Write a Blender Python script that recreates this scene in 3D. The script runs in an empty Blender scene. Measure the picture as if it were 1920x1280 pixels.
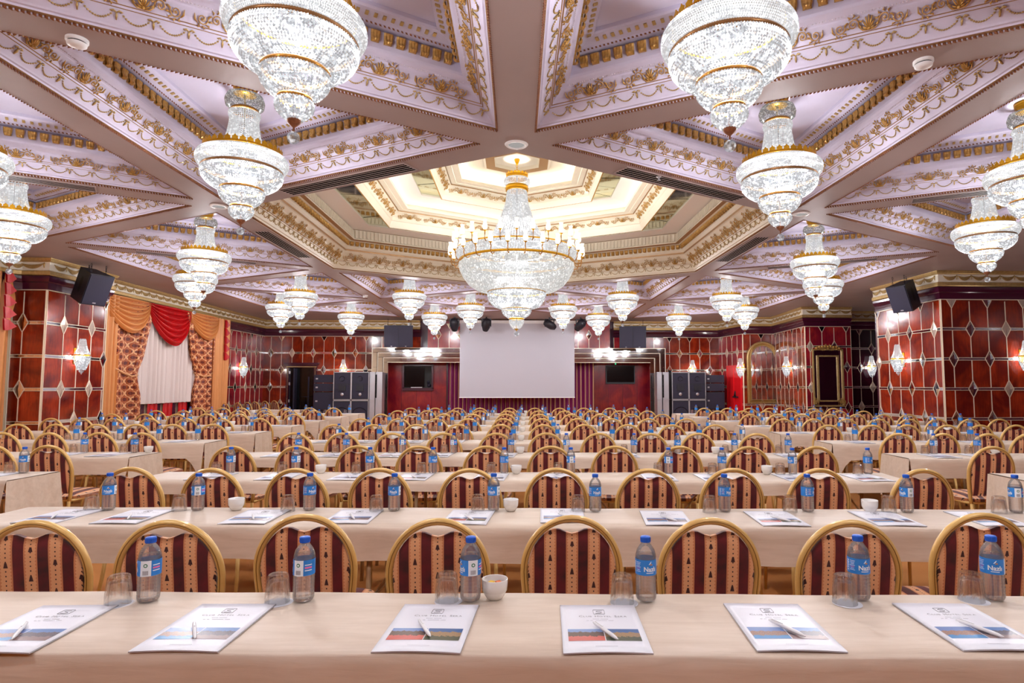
import bpy, math, random
import numpy as np
from mathutils import Vector, Matrix

random.seed(7)
PI = math.pi
scene = bpy.context.scene
COL = scene.collection

# ------------------------------------------------------------------ camera, world, exposure
CAM_Z = 1.49
cam_data = bpy.data.cameras.new('camera')
cam_data.sensor_width = 36.0
cam_data.lens = 1143.92 / 1920 * 36.0
cam_data.shift_x = -63.31 / 1920
cam_data.clip_start = 0.05
cam_data.clip_end = 200
cam = bpy.data.objects.new('camera', cam_data)
COL.objects.link(cam)
cam.location = (0.015, 0.0, CAM_Z)
cam.rotation_euler = (PI / 2 + 0.0697, 0.0, -0.0467)
scene.camera = cam

world = bpy.data.worlds.new('hall_light')
scene.world = world
world.use_nodes = True
_bg = world.node_tree.nodes['Background']
_bg.inputs['Color'].default_value = (1.0, 0.955, 0.93, 1)
_bg.inputs['Strength'].default_value = 0.4

scene.view_settings.view_transform = 'Standard'
scene.view_settings.look = 'None'
scene.view_settings.gamma = 1.0
scene.view_settings.exposure = 0.34
scene.view_settings.use_curve_mapping = False
CY = scene.cycles
CY.use_denoising = True
CY.use_adaptive_sampling = True
CY.adaptive_threshold = 0.03
CY.max_bounces = 6
CY.diffuse_bounces = 3
CY.glossy_bounces = 3
CY.transmission_bounces = 6
CY.transparent_max_bounces = 14
CY.caustics_reflective = False
CY.caustics_refractive = False
CY.sample_clamp_indirect = 4.0

LAMP_W = 270.0          # one crystal chandelier
DOME_LAMP_W = 370.0    # the central chandelier
COVE_W = 20.0          # one cove strip of the dome
SCONCE_W = 24.0

# ------------------------------------------------------------------ ceiling lattice
S = 4.3717                    # beam lattice edge
CX = S * math.sqrt(3) / 2     # spacing of its columns
D0 = 5.634                    # depth of the nearest node in view
ZC = 3.75                     # underside of the beams
BEAM = 0.33


# ------------------------------------------------------------------ materials
def lin(c):
    return tuple((v / 255 / 12.92) if v / 255 <= 0.04045 else ((v / 255 + 0.055) / 1.055) ** 2.4 for v in c)


class NT:
    def __init__(self, m):
        self.nt = m.node_tree
        self.n = self.nt.nodes
        self.l = self.nt.links

    def node(self, t, **kw):
        o = self.n.new(t)
        for k, v in kw.items():
            setattr(o, k, v)
        return o

    def put(self, sock, v):
        if isinstance(v, bpy.types.NodeSocket):
            self.l.new(v, sock)
        elif isinstance(v, (tuple, list)):
            sock.default_value = tuple(v) if len(v) == len(sock.default_value) else tuple(v) + (1.0,)
        else:
            sock.default_value = v

    def math(self, op, a, b=0.0, c=None):
        o = self.node('ShaderNodeMath', operation=op)
        self.put(o.inputs[0], a)
        self.put(o.inputs[1], b)
        if c is not None:
            self.put(o.inputs[2], c)
        return o.outputs[0]

    def mix(self, f, a, b):
        o = self.node('ShaderNodeMix', data_type='RGBA')
        self.put(o.inputs[0], f)
        self.put(o.inputs[6], a)
        self.put(o.inputs[7], b)
        return o.outputs[2]

    def coord(self, which='Object'):
        return self.node('ShaderNodeTexCoord').outputs[which]

    def sep(self, v):
        o = self.node('ShaderNodeSeparateXYZ')
        self.l.new(v, o.inputs[0])
        return o.outputs

    def noise(self, scale, detail=3.0, vec=None, dist=0.0):
        o = self.node('ShaderNodeTexNoise')
        o.inputs['Scale'].default_value = scale
        o.inputs['Detail'].default_value = detail
        o.inputs['Distortion'].default_value = dist
        if vec is not None:
            self.l.new(vec, o.inputs['Vector'])
        return o.outputs[0]

    def scale(self, vec, s):
        o = self.node('ShaderNodeMapping')
        self.l.new(vec, o.inputs[0])
        o.inputs['Scale'].default_value = s
        return o.outputs[0]

    def bump(self, h, strength, dist=0.01):
        o = self.node('ShaderNodeBump')
        o.inputs['Strength'].default_value = strength
        o.inputs['Distance'].default_value = dist
        self.l.new(h, o.inputs['Height'])
        return o.outputs[0]


def newmat(name):
    m = bpy.data.materials.new(name)
    m.use_nodes = True
    return m, NT(m), m.node_tree.nodes['Principled BSDF']


def pmat(name, col, rough=0.5, metal=0.0, vary=None, stretch=(1, 1, 1), bump=None, coat=0.0, emit=None, sheen=0.0, spec=None):
    m, t, p = newmat(name)
    c = lin(col)
    p.inputs['Roughness'].default_value = rough
    p.inputs['Metallic'].default_value = metal
    p.inputs['Base Color'].default_value = c + (1,)
    if coat:
        p.inputs['Coat Weight'].default_value = coat
        p.inputs['Coat Roughness'].default_value = 0.08
    if sheen:
        p.inputs['Sheen Weight'].default_value = sheen
    if spec is not None:
        p.inputs['Specular IOR Level'].default_value = spec
    if vary:
        sc, amt = vary[:2]
        c2 = lin(vary[2]) if len(vary) > 2 else tuple(v * (1 - amt) for v in c)
        v = t.scale(t.coord(), stretch)
        n = t.noise(sc, 4.0, v)
        f = t.node('ShaderNodeMapRange')
        t.l.new(n, f.inputs[0])
        f.inputs[1].default_value = 0.3
        f.inputs[2].default_value = 0.7
        f.inputs[4].default_value = 1.0 if len(vary) < 3 else amt
        t.l.new(t.mix(f.outputs[0], c, c2), p.inputs['Base Color'])
    if bump:
        v = t.scale(t.coord(), stretch)
        t.l.new(t.bump(t.noise(bump[0], 3.0, v), bump[1], bump[2] if len(bump) > 2 else 0.01), p.inputs['Normal'])
    if emit:
        p.inputs['Emission Color'].default_value = lin(emit[0]) + (1,)
        p.inputs['Emission Strength'].default_value = emit[1]
    return m


M = {}
M['lilac'] = pmat('lamp_tinted_lilac_paint', (211, 205, 226), 0.5, spec=0.3, vary=(3.0, 0.06), stretch=(1, 1, 6))  # lilac cast of the cool lamps put into the coffer colour
M['lilac2'] = pmat('lamp_tinted_pale_lilac', (228, 220, 232), 0.45)
M['beam'] = pmat('lamp_tinted_taupe_paint', (170, 152, 149), 0.55, spec=0.25, vary=(2.2, 0.07))  # beam colour also carries the tint of the mixed lamps
M['cream'] = pmat('lamp_tinted_cream_paint', (244, 236, 218), 0.42, vary=(2.0, 0.05))  # warmth of the dome lighting put into the colour
M['cream2'] = pmat('rose_white_paint', (238, 228, 222), 0.45)
M['gold'] = pmat('gilded_plaster', (214, 170, 92), 0.3, metal=0.4, vary=(30, 0.6, (142, 98, 46)))
M['gold_pale'] = pmat('pale_gilding', (206, 178, 120), 0.4, metal=0.5, vary=(24, 0.4, (150, 112, 62)))
M['goldline'] = pmat('gold_line_paint', (172, 136, 96), 0.4, metal=0.4)
M['copper'] = pmat('dark_copper_rope', (150, 96, 64), 0.35, metal=0.4, vary=(40, 0.6, (84, 48, 36)))
M['bronze'] = pmat('aged_bronze_band', (150, 108, 66), 0.35, metal=0.7)
M['brass'] = pmat('polished_brass', (188, 134, 60), 0.28, metal=0.75)
M['brass2'] = pmat('yellow_gilt_metal', (226, 172, 44), 0.3, metal=0.85)
M['chairgold'] = pmat('gold_painted_tube', (230, 190, 116), 0.3, metal=0.12, vary=(9, 0.5, (214, 168, 90)), coat=0.3)
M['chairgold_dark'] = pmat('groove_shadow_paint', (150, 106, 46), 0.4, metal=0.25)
M['white'] = pmat('white_plastic', (238, 238, 240), 0.35)
M['ceramic'] = pmat('white_glazed_ceramic', (240, 238, 234), 0.15, coat=0.4)
M['paper'] = pmat('white_coated_paper', (236, 236, 244), 0.4)
M['paper_edge'] = pmat('paper_edge', (190, 190, 200), 0.6)
M['ink'] = pmat('warm_grey_ink', (150, 146, 150), 0.6)
M['ink_pale'] = pmat('pale_grey_ink', (196, 194, 200), 0.6)
M['doily'] = pmat('white_paper_doily', (232, 232, 240), 0.7, bump=(300, 0.6, 0.002))
M['black'] = pmat('matte_black_cabinet', (29, 29, 40), 0.5, bump=(160, 0.2, 0.002))
M['black2'] = pmat('black_grille_cloth', (34, 31, 54), 0.6, bump=(400, 0.5, 0.002))
M['rubber'] = pmat('black_rubber', (14, 14, 16), 0.6)
M['screen_black'] = pmat('black_glass_screen', (8, 10, 14), 0.08)
M['steel'] = pmat('brushed_steel', (196, 196, 204), 0.3, metal=0.55)
M['mirror'] = pmat('silvered_mirror', (226, 226, 230), 0.05, metal=1.0)
M['void'] = pmat('black_slot', (6, 6, 7), 1.0, spec=0.0)
M['champagne'] = pmat('pale_reflection_mirror', (226, 206, 190), 0.16, metal=0.55)  # pale tone stands in for bright reflections in the wall diamonds
M['mirror_green'] = pmat('pale_green_mirror', (216, 222, 196), 0.06, metal=1.0)
M['rearwall'] = pmat('rosewood_rear_wall', (150, 66, 40), 0.4, vary=(2, 0.5, (200, 128, 76)))
M['mirror_bronze'] = pmat('bronze_tinted_mirror', (226, 196, 176), 0.04, metal=1.0)
M['smoked'] = pmat('smoked_mirror', (64, 52, 66), 0.04, metal=1.0)
M['bevel'] = pmat('bevel_glint_paint', (246, 230, 206), 0.22, metal=0.15)  # pale paint in place of reflected light on bevels and strips
M['canvas'] = pmat('matte_grey_projection_canvas', (198, 198, 209), 0.8)
M['red_paint'] = pmat('red_painted_door', (226, 24, 34), 0.4)
M['carpet'] = pmat('ochre_carpet', (206, 138, 70), 0.95, vary=(1.4, 0.7, (188, 112, 48)), bump=(240, 0.6, 0.01))
M['crown'] = pmat('plum_stained_crown_moulding', (70, 20, 44), 0.22, coat=0.5)
M['plasterwall'] = pmat('warm_plaster', (226, 204, 170), 0.8)
M['orange'] = pmat('apricot_satin_drape', (226, 152, 86), 0.45, sheen=0.05, vary=(5, 0.2, (206, 132, 66)))
M['redvelvet'] = pmat('red_velvet', (206, 14, 22), 0.4, vary=(6, 0.6, (150, 6, 18)))
M['sheer'] = pmat('ivory_sheer_curtain', (230, 214, 208), 0.7, sheen=0.3)
M['blue'] = pmat('blue_bottle_cap', (24, 96, 206), 0.35)
M['orange_ink'] = pmat('orange_print', (240, 150, 40), 0.5)
M['white_ink'] = pmat('white_print', (240, 246, 252), 0.5)
M['green_ink'] = pmat('green_print', (60, 130, 96), 0.5)
M['pink_ink'] = pmat('pink_print', (238, 120, 180), 0.5)
M['candy_o'] = pmat('orange_candy', (240, 110, 30), 0.3)
M['candy_y'] = pmat('yellow_candy', (246, 200, 60), 0.3)
M['candy_r'] = pmat('red_candy', (206, 40, 30), 0.3)
M['chain'] = pmat('dark_chain_steel', (50, 46, 50), 0.35, metal=0.8)
M['underside'] = pmat('plywood_table', (150, 110, 70), 0.6)
M['legmetal'] = pmat('tan_enamelled_leg', (196, 166, 128), 0.4)


def wood(name, c1, c2, c3, rough=0.14, sc=1.0):
    m, t, p = newmat(name)
    rnd = t.node('ShaderNodeObjectInfo').outputs['Random']
    va = t.node('ShaderNodeVectorMath', operation='ADD')
    t.l.new(t.coord(), va.inputs[0])
    cb = t.node('ShaderNodeCombineXYZ')
    for q in range(3):
        t.l.new(t.math('MULTIPLY', rnd, 37.0 + 11 * q), cb.inputs[q])
    t.l.new(cb.outputs[0], va.inputs[1])
    v = va.outputs[0]
    big = t.noise(1.7 * sc, 4.0, v, 0.8)
    grain = t.noise(9.0 * sc, 6.0, t.scale(v, (3.0, 3.0, 0.35)), 1.2)
    f1 = t.node('ShaderNodeMapRange')
    t.l.new(big, f1.inputs[0]); f1.inputs[1].default_value = 0.38; f1.inputs[2].default_value = 0.62
    f2 = t.node('ShaderNodeMapRange')
    t.l.new(grain, f2.inputs[0]); f2.inputs[1].default_value = 0.3; f2.inputs[2].default_value = 0.75
    a = t.mix(f1.outputs[0], lin(c1), lin(c2))
    b = t.mix(t.math('MULTIPLY', f2.outputs[0], 0.55), a, lin(c3))
    hsv = t.node('ShaderNodeHueSaturation')
    t.l.new(b, hsv.inputs['Color'])
    t.l.new(t.math('MULTIPLY_ADD', rnd, 0.5, 0.75), hsv.inputs['Value'])
    t.l.new(hsv.outputs[0], p.inputs['Base Color'])
    p.inputs['Roughness'].default_value = rough
    p.inputs['Coat Weight'].default_value = 0.5
    p.inputs['Coat Roughness'].default_value = 0.06
    return m


M['mahogany'] = wood('polished_mahogany', (170, 54, 20), (110, 26, 14), (58, 12, 8))
M['plumwood'] = wood('plum_stained_veneer', (172, 44, 44), (134, 24, 44), (92, 12, 32), 0.2)
M['darkwood'] = pmat('near_black_plum_panel', (40, 6, 18), 0.1, coat=0.6)


def crystal(name, lo, hi, alpha, tint=(1.0, 1.0, 1.0)):
    """Cut crystal beads: see-through, bulb light and glitter put in as emission."""
    m = bpy.data.materials.new(name)
    m.use_nodes = True
    t = NT(m)
    t.n.remove(t.n['Principled BSDF'])
    out = t.n['Material Output']
    rnd = t.node('ShaderNodeNewGeometry').outputs['Random Per Island']
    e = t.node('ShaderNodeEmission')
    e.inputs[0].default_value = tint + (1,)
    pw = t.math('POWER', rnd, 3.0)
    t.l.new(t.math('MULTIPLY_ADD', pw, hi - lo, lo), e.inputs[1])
    g = t.node('ShaderNodeBsdfGlossy')
    g.inputs['Roughness'].default_value = 0.12
    g.inputs['Color'].default_value = (0.92, 0.95, 1.0, 1)
    mx = t.node('ShaderNodeMixShader')
    mx.inputs[0].default_value = 0.22
    t.l.new(e.outputs[0], mx.inputs[1]); t.l.new(g.outputs[0], mx.inputs[2])
    tr = t.node('ShaderNodeBsdfTransparent')
    m2 = t.node('ShaderNodeMixShader')
    m2.inputs[0].default_value = alpha
    t.l.new(tr.outputs[0], m2.inputs[1]); t.l.new(mx.outputs[0], m2.inputs[2])
    t.l.new(m2.outputs[0], out.inputs[0])
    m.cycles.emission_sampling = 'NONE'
    return m


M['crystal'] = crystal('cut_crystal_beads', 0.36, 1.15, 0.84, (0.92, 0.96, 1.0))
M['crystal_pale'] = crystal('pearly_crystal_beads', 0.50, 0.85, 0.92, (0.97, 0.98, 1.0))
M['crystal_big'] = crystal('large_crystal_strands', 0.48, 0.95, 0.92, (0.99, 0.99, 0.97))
M['crystal_canopy'] = crystal('faint_glow_crystal_beads', 0.12, 0.5, 0.7, (1.0, 0.97, 0.92))  # canopy beads carry a faint glow of their own
M['ball'] = crystal('clear_crystal_ball', 0.12, 1.4, 0.45, (0.9, 0.94, 1.0))


def glow(name, col, strength, sample='FRONT'):
    m = bpy.data.materials.new(name)
    m.use_nodes = True
    t = NT(m)
    t.n.remove(t.n['Principled BSDF'])
    e = t.node('ShaderNodeEmission')
    e.inputs[0].default_value = lin(col) + (1,)
    e.inputs[1].default_value = strength
    t.l.new(e.outputs[0], t.n['Material Output'].inputs[0])
    m.cycles.emission_sampling = sample
    return m


M['lampglass'] = glow('glowing_tulip_glass', (255, 244, 224), 1.5, 'NONE')
M['cove'] = glow('warm_cove_lamp', (255, 245, 230), COVE_W)
M['downlight'] = glow('downlight_lens', (236, 230, 226), 0.35, 'NONE')
M['exit'] = glow('green_indicator', (60, 240, 150), 2.0, 'NONE')


def clear(name, alpha, rough, tint=(1, 1, 1), body=None):
    """Thin clear plastic or glass."""
    m = bpy.data.materials.new(name)
    m.use_nodes = True
    t = NT(m)
    t.n.remove(t.n['Principled BSDF'])
    fr = t.node('ShaderNodeFresnel')
    fr.inputs[0].default_value = 1.45
    g = t.node('ShaderNodeBsdfGlossy')
    g.inputs['Roughness'].default_value = rough
    tr = t.node('ShaderNodeBsdfTransparent')
    tr.inputs[0].default_value = tuple(tint) + (1,)
    df = t.node('ShaderNodeBsdfDiffuse')
    df.inputs[0].default_value = lin(body or (235, 235, 240)) + (1,)
    m0 = t.node('ShaderNodeMixShader')
    m0.inputs[0].default_value = alpha
    t.l.new(tr.outputs[0], m0.inputs[1]); t.l.new(df.outputs[0], m0.inputs[2])
    m1 = t.node('ShaderNodeMixShader')
    t.l.new(t.math('MULTIPLY_ADD', fr.outputs[0], 0.75, 0.02), m1.inputs[0])
    t.l.new(m0.outputs[0], m1.inputs[1]); t.l.new(g.outputs[0], m1.inputs[2])
    t.l.new(m1.outputs[0], t.n['Material Output'].inputs[0])
    return m


M['pet'] = clear('clear_bottle_plastic', 0.11, 0.06, (1, 1, 1), (252, 252, 255))


def refracting(name, ior, tint=(1, 1, 1), amount=0.5):
    m = bpy.data.materials.new(name)
    m.use_nodes = True
    t = NT(m)
    t.n.remove(t.n['Principled BSDF'])
    g = t.node('ShaderNodeBsdfGlass')
    g.inputs['IOR'].default_value = ior
    g.inputs['Roughness'].default_value = 0.02
    g.inputs['Color'].default_value = tuple(tint) + (1,)
    tr = t.node('ShaderNodeBsdfTransparent')
    mx = t.node('ShaderNodeMixShader')
    mx.inputs[0].default_value = amount
    t.l.new(tr.outputs[0], mx.inputs[1]); t.l.new(g.outputs[0], mx.inputs[2])
    t.l.new(mx.outputs[0], t.n['Material Output'].inputs[0])
    return m


M['water'] = refracting('drinking_water', 1.33, (1, 1, 1), 0.35)
M['glass'] = refracting('pressed_glass', 1.46, (1, 1, 1), 0.4)


def stripes():
    m, t, p = newmat('striped_velvet_upholstery')
    x, y, z = t.sep(t.coord())
    z = t.math('ADD', z, y)
    PT = 0.092
    u = t.math('ADD', t.math('DIVIDE', x, PT), 20.5)
    fr = t.math('SUBTRACT', t.math('FRACT', u), 0.5)
    d = t.math('MULTIPLY', t.math('ABSOLUTE', fr), PT)
    idx = t.math('FLOOR', u)
    tan = lin((236, 176, 128)); tan2 = lin((206, 122, 74)); vel = lin((104, 8, 20)); vel2 = lin((62, 6, 12)); mot = lin((62, 20, 20))
    nz = t.noise(5.0, 3.0)
    f = t.node('ShaderNodeMapRange')
    t.l.new(nz, f.inputs[0]); f.inputs[1].default_value = 0.35; f.inputs[2].default_value = 0.65
    velvet = t.mix(f.outputs[0], vel, vel2)
    saw = t.math('MULTIPLY', t.math('PINGPONG', z, 0.006), 0.9)
    edge = t.math('GREATER_THAN', t.math('ADD', d, saw), 0.0215)
    c = t.mix(t.math('MULTIPLY', edge, 0.75), tan, tan2)
    # dots
    dz = t.math('SUBTRACT', t.math('FRACT', t.math('DIVIDE', z, 0.0165)), 0.5)
    dz = t.math('MULTIPLY', dz, 0.0165)
    rr = t.math('ADD', t.math('MULTIPLY', d, d), t.math('MULTIPLY', dz, dz))
    dot = t.math('LESS_THAN', rr, 0.0028 ** 2)
    # tulips
    tz = t.math('SUBTRACT', t.math('FRACT', t.math('ADD', t.math('DIVIDE', z, 0.105), t.math('MULTIPLY', idx, 0.47))), 0.5)
    tz = t.math('MULTIPLY', tz, 0.105)
    tw = t.math('MULTIPLY_ADD', tz, -0.25, 0.0062)
    tul = t.math('MULTIPLY', t.math('LESS_THAN', d, tw), t.math('LESS_THAN', t.math('ABSOLUTE', tz), 0.0095))
    mk = t.math('MAXIMUM', dot, tul)
    c = t.mix(mk, c, mot)
    isv = t.math('GREATER_THAN', d, 0.0258)
    c = t.mix(isv, c, velvet)
    t.l.new(c, p.inputs['Base Color'])
    p.inputs['Roughness'].default_value = 0.75
    p.inputs['Sheen Weight'].default_value = 0.25
    return m


M['stripes'] = stripes()


def cloth_mat():
    m, t, p = newmat('champagne_satin_tablecloth')
    v = t.coord()
    n1 = t.noise(3.0, 5.0, t.scale(v, (0.7, 3.0, 3.0)), 1.5)
    n2 = t.noise(16.0, 4.0, t.scale(v, (0.35, 3.0, 3.0)), 0.5)
    f = t.node('ShaderNodeMapRange')
    t.l.new(t.math('ADD', t.math('MULTIPLY', n1, 0.6), t.math('MULTIPLY', n2, 0.4)), f.inputs[0])
    f.inputs[1].default_value = 0.35; f.inputs[2].default_value = 0.65
    t.l.new(t.mix(f.outputs[0], lin((222, 202, 182)), lin((208, 186, 164))), p.inputs['Base Color'])
    t.l.new(t.bump(n2, 0.12, 0.01), p.inputs['Normal'])
    p.inputs['Roughness'].default_value = 0.48
    p.inputs['Sheen Weight'].default_value = 0.2
    return m


M['cloth'] = cloth_mat()


def ogee():
    m, t, p = newmat('ogee_patterned_drape')
    uv = t.sep(t.node('ShaderNodeTexCoord').outputs['UV'])
    U, V = uv[0], uv[1]
    W, HH = 0.20, 0.27
    w = t.math('MULTIPLY', t.math('SINE', t.math('MULTIPLY', V, 2 * PI / HH)), 0.045)
    a = t.math('ABSOLUTE', t.math('SUBTRACT', t.math('FRACT', t.math('DIVIDE', t.math('ADD', U, w), W)), 0.5))
    b = t.math('ABSOLUTE', t.math('SUBTRACT', t.math('FRACT', t.math('DIVIDE', t.math('SUBTRACT', t.math('ADD', U, W / 2), w), W)), 0.5))
    l1 = t.math('LESS_THAN', a, 0.075)
    l2 = t.math('LESS_THAN', b, 0.075)
    line = t.math('MAXIMUM', l1, l2)
    cu = t.math('MULTIPLY', t.math('SUBTRACT', t.math('FRACT', t.math('DIVIDE', U, W / 2)), 0.5), W / 2)
    cv = t.math('MULTIPLY', t.math('SUBTRACT', t.math('FRACT', t.math('DIVIDE', V, HH / 2)), 0.5), HH / 2)
    r = t.math('SQRT', t.math('ADD', t.math('MULTIPLY', cu, cu), t.math('MULTIPLY', cv, cv)))
    disc = t.math('LESS_THAN', r, 0.040)
    c = t.mix(disc, lin((186, 98, 54)), lin((108, 34, 16)))
    c = t.mix(line, c, lin((238, 178, 126)))
    t.l.new(c, p.inputs['Base Color'])
    p.inputs['Roughness'].default_value = 0.5
    return m


M['ogee'] = ogee()


def stage_stripe():
    m, t, p = newmat('plum_and_gold_striped_curtain')
    x, y, z = t.sep(t.coord())
    n = t.noise(1.3, 2.0, t.scale(t.coord(), (1, 1, 0.02)))
    f = t.math('FRACT', t.math('ADD', t.math('DIVIDE', x, 0.155), t.math('MULTIPLY', n, 1.2)))
    gold = t.math('LESS_THAN', f, 0.26)
    c = t.mix(n, lin((146, 26, 122)), lin((120, 18, 58)))
    t.l.new(t.mix(gold, c, lin((206, 164, 120))), p.inputs['Base Color'])
    p.inputs['Roughness'].default_value = 0.45
    return m


M['stagecurtain'] = stage_stripe()


def photo(name, sky, mid, low, sc, split=0.5):
    """Printed photograph: sky over a speckled band over a foreground."""
    m, t, p = newmat(name)
    uv = t.sep(t.node('ShaderNodeTexCoord').outputs['UV'])
    n = t.noise(sc, 5.0, t.node('ShaderNodeTexCoord').outputs['UV'])
    V = t.math('ADD', uv[1], t.math('MULTIPLY', t.math('SUBTRACT', n, 0.5), 0.35))
    f1 = t.math('GREATER_THAN', V, split + 0.14)
    f2 = t.math('GREATER_THAN', V, split - 0.22)
    sp = t.node('ShaderNodeMapRange')
    t.l.new(t.noise(sc * 5, 3.0, t.node('ShaderNodeTexCoord').outputs['UV']), sp.inputs[0])
    sp.inputs[1].default_value = 0.35; sp.inputs[2].default_value = 0.65
    midc = t.mix(sp.outputs[0], lin(mid), tuple(v * 0.35 for v in lin(mid)))
    c = t.mix(f2, lin(low), midc)
    c = t.mix(f1, c, lin(sky))
    t.l.new(c, p.inputs['Base Color'])
    p.inputs['Roughness'].default_value = 0.3
    return m


M['photo_pool'] = photo('pool_photo_print', (104, 132, 186), (176, 130, 110), (60, 134, 190), 6.0, 0.5)
M['photo_coast'] = photo('coast_photo_print', (96, 132, 186), (110, 100, 112), (146, 122, 120), 7.0, 0.55)
M['photo_tent'] = photo('pavilion_photo_print', (128, 156, 206), (110, 84, 76), (206, 96, 90), 7.0, 0.6)
M['photo_town'] = photo('evening_town_photo_print', (56, 98, 156), (186, 150, 112), (72, 78, 62), 9.0, 0.55)


# ------------------------------------------------------------------ mesh builder
class MB:
    def __init__(self):
        self.v = []; self.f = []; self.m = []; self.s = []; self.uv = None

    def add(self, vs, fs, mat=0, smooth=False, T=None):
        o = len(self.v)
        if T is not None:
            vs = [tuple(T @ Vector(q)) for q in vs]
        self.v.extend(vs)
        for q in fs:
            self.f.append(tuple(o + i for i in q)); self.m.append(mat); self.s.append(smooth)
        return self

    def box(self, c, d, mat=0, T=None):
        x, y, z = c; a, b, e = d[0] / 2, d[1] / 2, d[2] / 2
        vs = [(x - a, y - b, z - e), (x + a, y - b, z - e), (x + a, y + b, z - e), (x - a, y + b, z - e),
              (x - a, y - b, z + e), (x + a, y - b, z + e), (x + a, y + b, z + e), (x - a, y + b, z + e)]
        return self.add(vs, [(0, 3, 2, 1), (4, 5, 6, 7), (0, 1, 5, 4), (1, 2, 6, 5), (2, 3, 7, 6), (3, 0, 4, 7)], mat, False, T)

    def lathe(self, prof, n=24, mat=0, smooth=True, T=None, a0=0.0, a1=None, cap=False):
        full = a1 is None
        a1 = 2 * PI if full else a1
        k = n if full else n + 1
        vs = [(r * math.cos(a0 + (a1 - a0) * i / n), r * math.sin(a0 + (a1 - a0) * i / n), z) for r, z in prof for i in range(k)]
        fs = []
        for j in range(len(prof) - 1):
            for i in range(n):
                i2 = (i + 1) % k
                fs.append((j * k + i, j * k + i2, (j + 1) * k + i2, (j + 1) * k + i))
        if cap and full:
            fs.append(tuple(range(k))[::-1]); fs.append(tuple((len(prof) - 1) * k + i for i in range(k)))
        return self.add(vs, fs, mat, smooth, T)

    def tube(self, pts, r, n=6, mat=0, smooth=True, T=None, closed=False, up=(0, 0, 1), caps=True, flat=1.0):
        pts = [Vector(q) for q in pts]
        L = len(pts)
        rs = r if isinstance(r, (list, tuple)) else [r] * L
        vs, fs = [], []
        U = Vector(up)
        for i, q in enumerate(pts):
            if closed:
                d = pts[(i + 1) % L] - pts[i - 1]
            else:
                d = pts[min(i + 1, L - 1)] - pts[max(i - 1, 0)]
            d.normalize()
            a = U.cross(d)
            if a.length < 1e-4:
                a = Vector((1, 0, 0)).cross(d)
            a.normalize(); b = d.cross(a)
            for k in range(n):
                th = 2 * PI * (k + 0.5) / n
                vs.append(tuple(q + a * (rs[i] * math.cos(th)) + b * (rs[i] * flat * math.sin(th))))
        for i in range(L if closed else L - 1):
            j = (i + 1) % L
            for k in range(n):
                k2 = (k + 1) % n
                fs.append((i * n + k, i * n + k2, j * n + k2, j * n + k))
        if caps and not closed:
            fs.append(tuple(range(n))[::-1]); fs.append(tuple((L - 1) * n + k for k in range(n)))
        return self.add(vs, fs, mat, smooth, T)

    def prism(self, poly, z0, z1, mat=0, T=None, smooth=False):
        n = len(poly)
        vs = [(x, y, z0) for x, y in poly] + [(x, y, z1) for x, y in poly]
        fs = [tuple(range(n))[::-1], tuple(range(n, 2 * n))] + [(i, (i + 1) % n, n + (i + 1) % n, n + i) for i in range(n)]
        return self.add(vs, fs, mat, smooth, T)

    def grid(self, fn, nu, nv, mat=0, smooth=True, T=None):
        vs = [tuple(fn(i / nu, j / nv)) for j in range(nv + 1) for i in range(nu + 1)]
        fs = [(j * (nu + 1) + i, j * (nu + 1) + i + 1, (j + 1) * (nu + 1) + i + 1, (j + 1) * (nu + 1) + i) for j in range(nv) for i in range(nu)]
        return self.add(vs, fs, mat, smooth, T)

    def octa(self, c, r, h, T=None, mat=0):
        x, y, z = c
        return self.add([(x + r, y, z), (x, y + r, z), (x - r, y, z), (x, y - r, z), (x, y, z + h), (x, y, z - h)],
                        [(0, 1, 4), (1, 2, 4), (2, 3, 4), (3, 0, 4), (1, 0, 5), (2, 1, 5), (3, 2, 5), (0, 3, 5)], mat, False, T)

    def ball(self, c, r, n=8, mat=0, T=None, smooth=True, sz=1.0):
        prof = [(r * math.sin(PI * j / (n // 2 + 1)) + 1e-5, r * sz * -math.cos(PI * j / (n // 2 + 1))) for j in range(n // 2 + 2)]
        t = Matrix.Translation(c)
        return self.lathe(prof, n, mat, smooth, (T @ t) if T is not None else t)

    def mesh(self, name, mats):
        me = bpy.data.meshes.new(name)
        me.from_pydata(self.v, [], self.f)
        for q in (mats if isinstance(mats, (list, tuple)) else [mats]):
            me.materials.append(M[q] if isinstance(q, str) else q)
        me.polygons.foreach_set('material_index', self.m)
        me.polygons.foreach_set('use_smooth', self.s)
        if self.uv is not None:
            ul = me.uv_layers.new(name='UVMap')
            li = np.zeros(len(me.loops), dtype=np.int32)
            me.loops.foreach_get('vertex_index', li)
            ul.data.foreach_set('uv', np.array(self.uv, dtype=np.float32)[li].ravel())
        me.update()
        return me


def obj(name, mesh, parent=None, loc=None, rot=None, T=None, scale=None):
    o = bpy.data.objects.new(name, mesh)
    COL.objects.link(o)
    if parent is not None:
        o.parent = parent
    if T is not None:
        o.matrix_local = T
    else:
        if loc is not None:
            o.location = loc
        if rot is not None:
            o.rotation_euler = rot
        if scale is not None:
            o.scale = scale
    return o


def tag(o, label, cat, group=None):
    o['label'] = label
    o['category'] = cat
    if group:
        o['group'] = group
    return o


def thing(name, label, cat, loc=(0, 0, 0), rz=0.0, group=None):
    o = obj(name, None, None, loc, (0, 0, rz))
    o.empty_display_size = 0.1
    return tag(o, label, cat, group)


def struct(o):
    o['kind'] = 'structure'
    return o


def light(name, parent, loc, watts, col=(1, 1, 1), r=0.1):
    d = bpy.data.lights.new(name, 'POINT')
    d.energy = watts
    d.color = col
    d.shadow_soft_size = r
    o = bpy.data.objects.new(name, d)
    COL.objects.link(o)
    o.parent = parent
    o.location = loc
    return o


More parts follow.
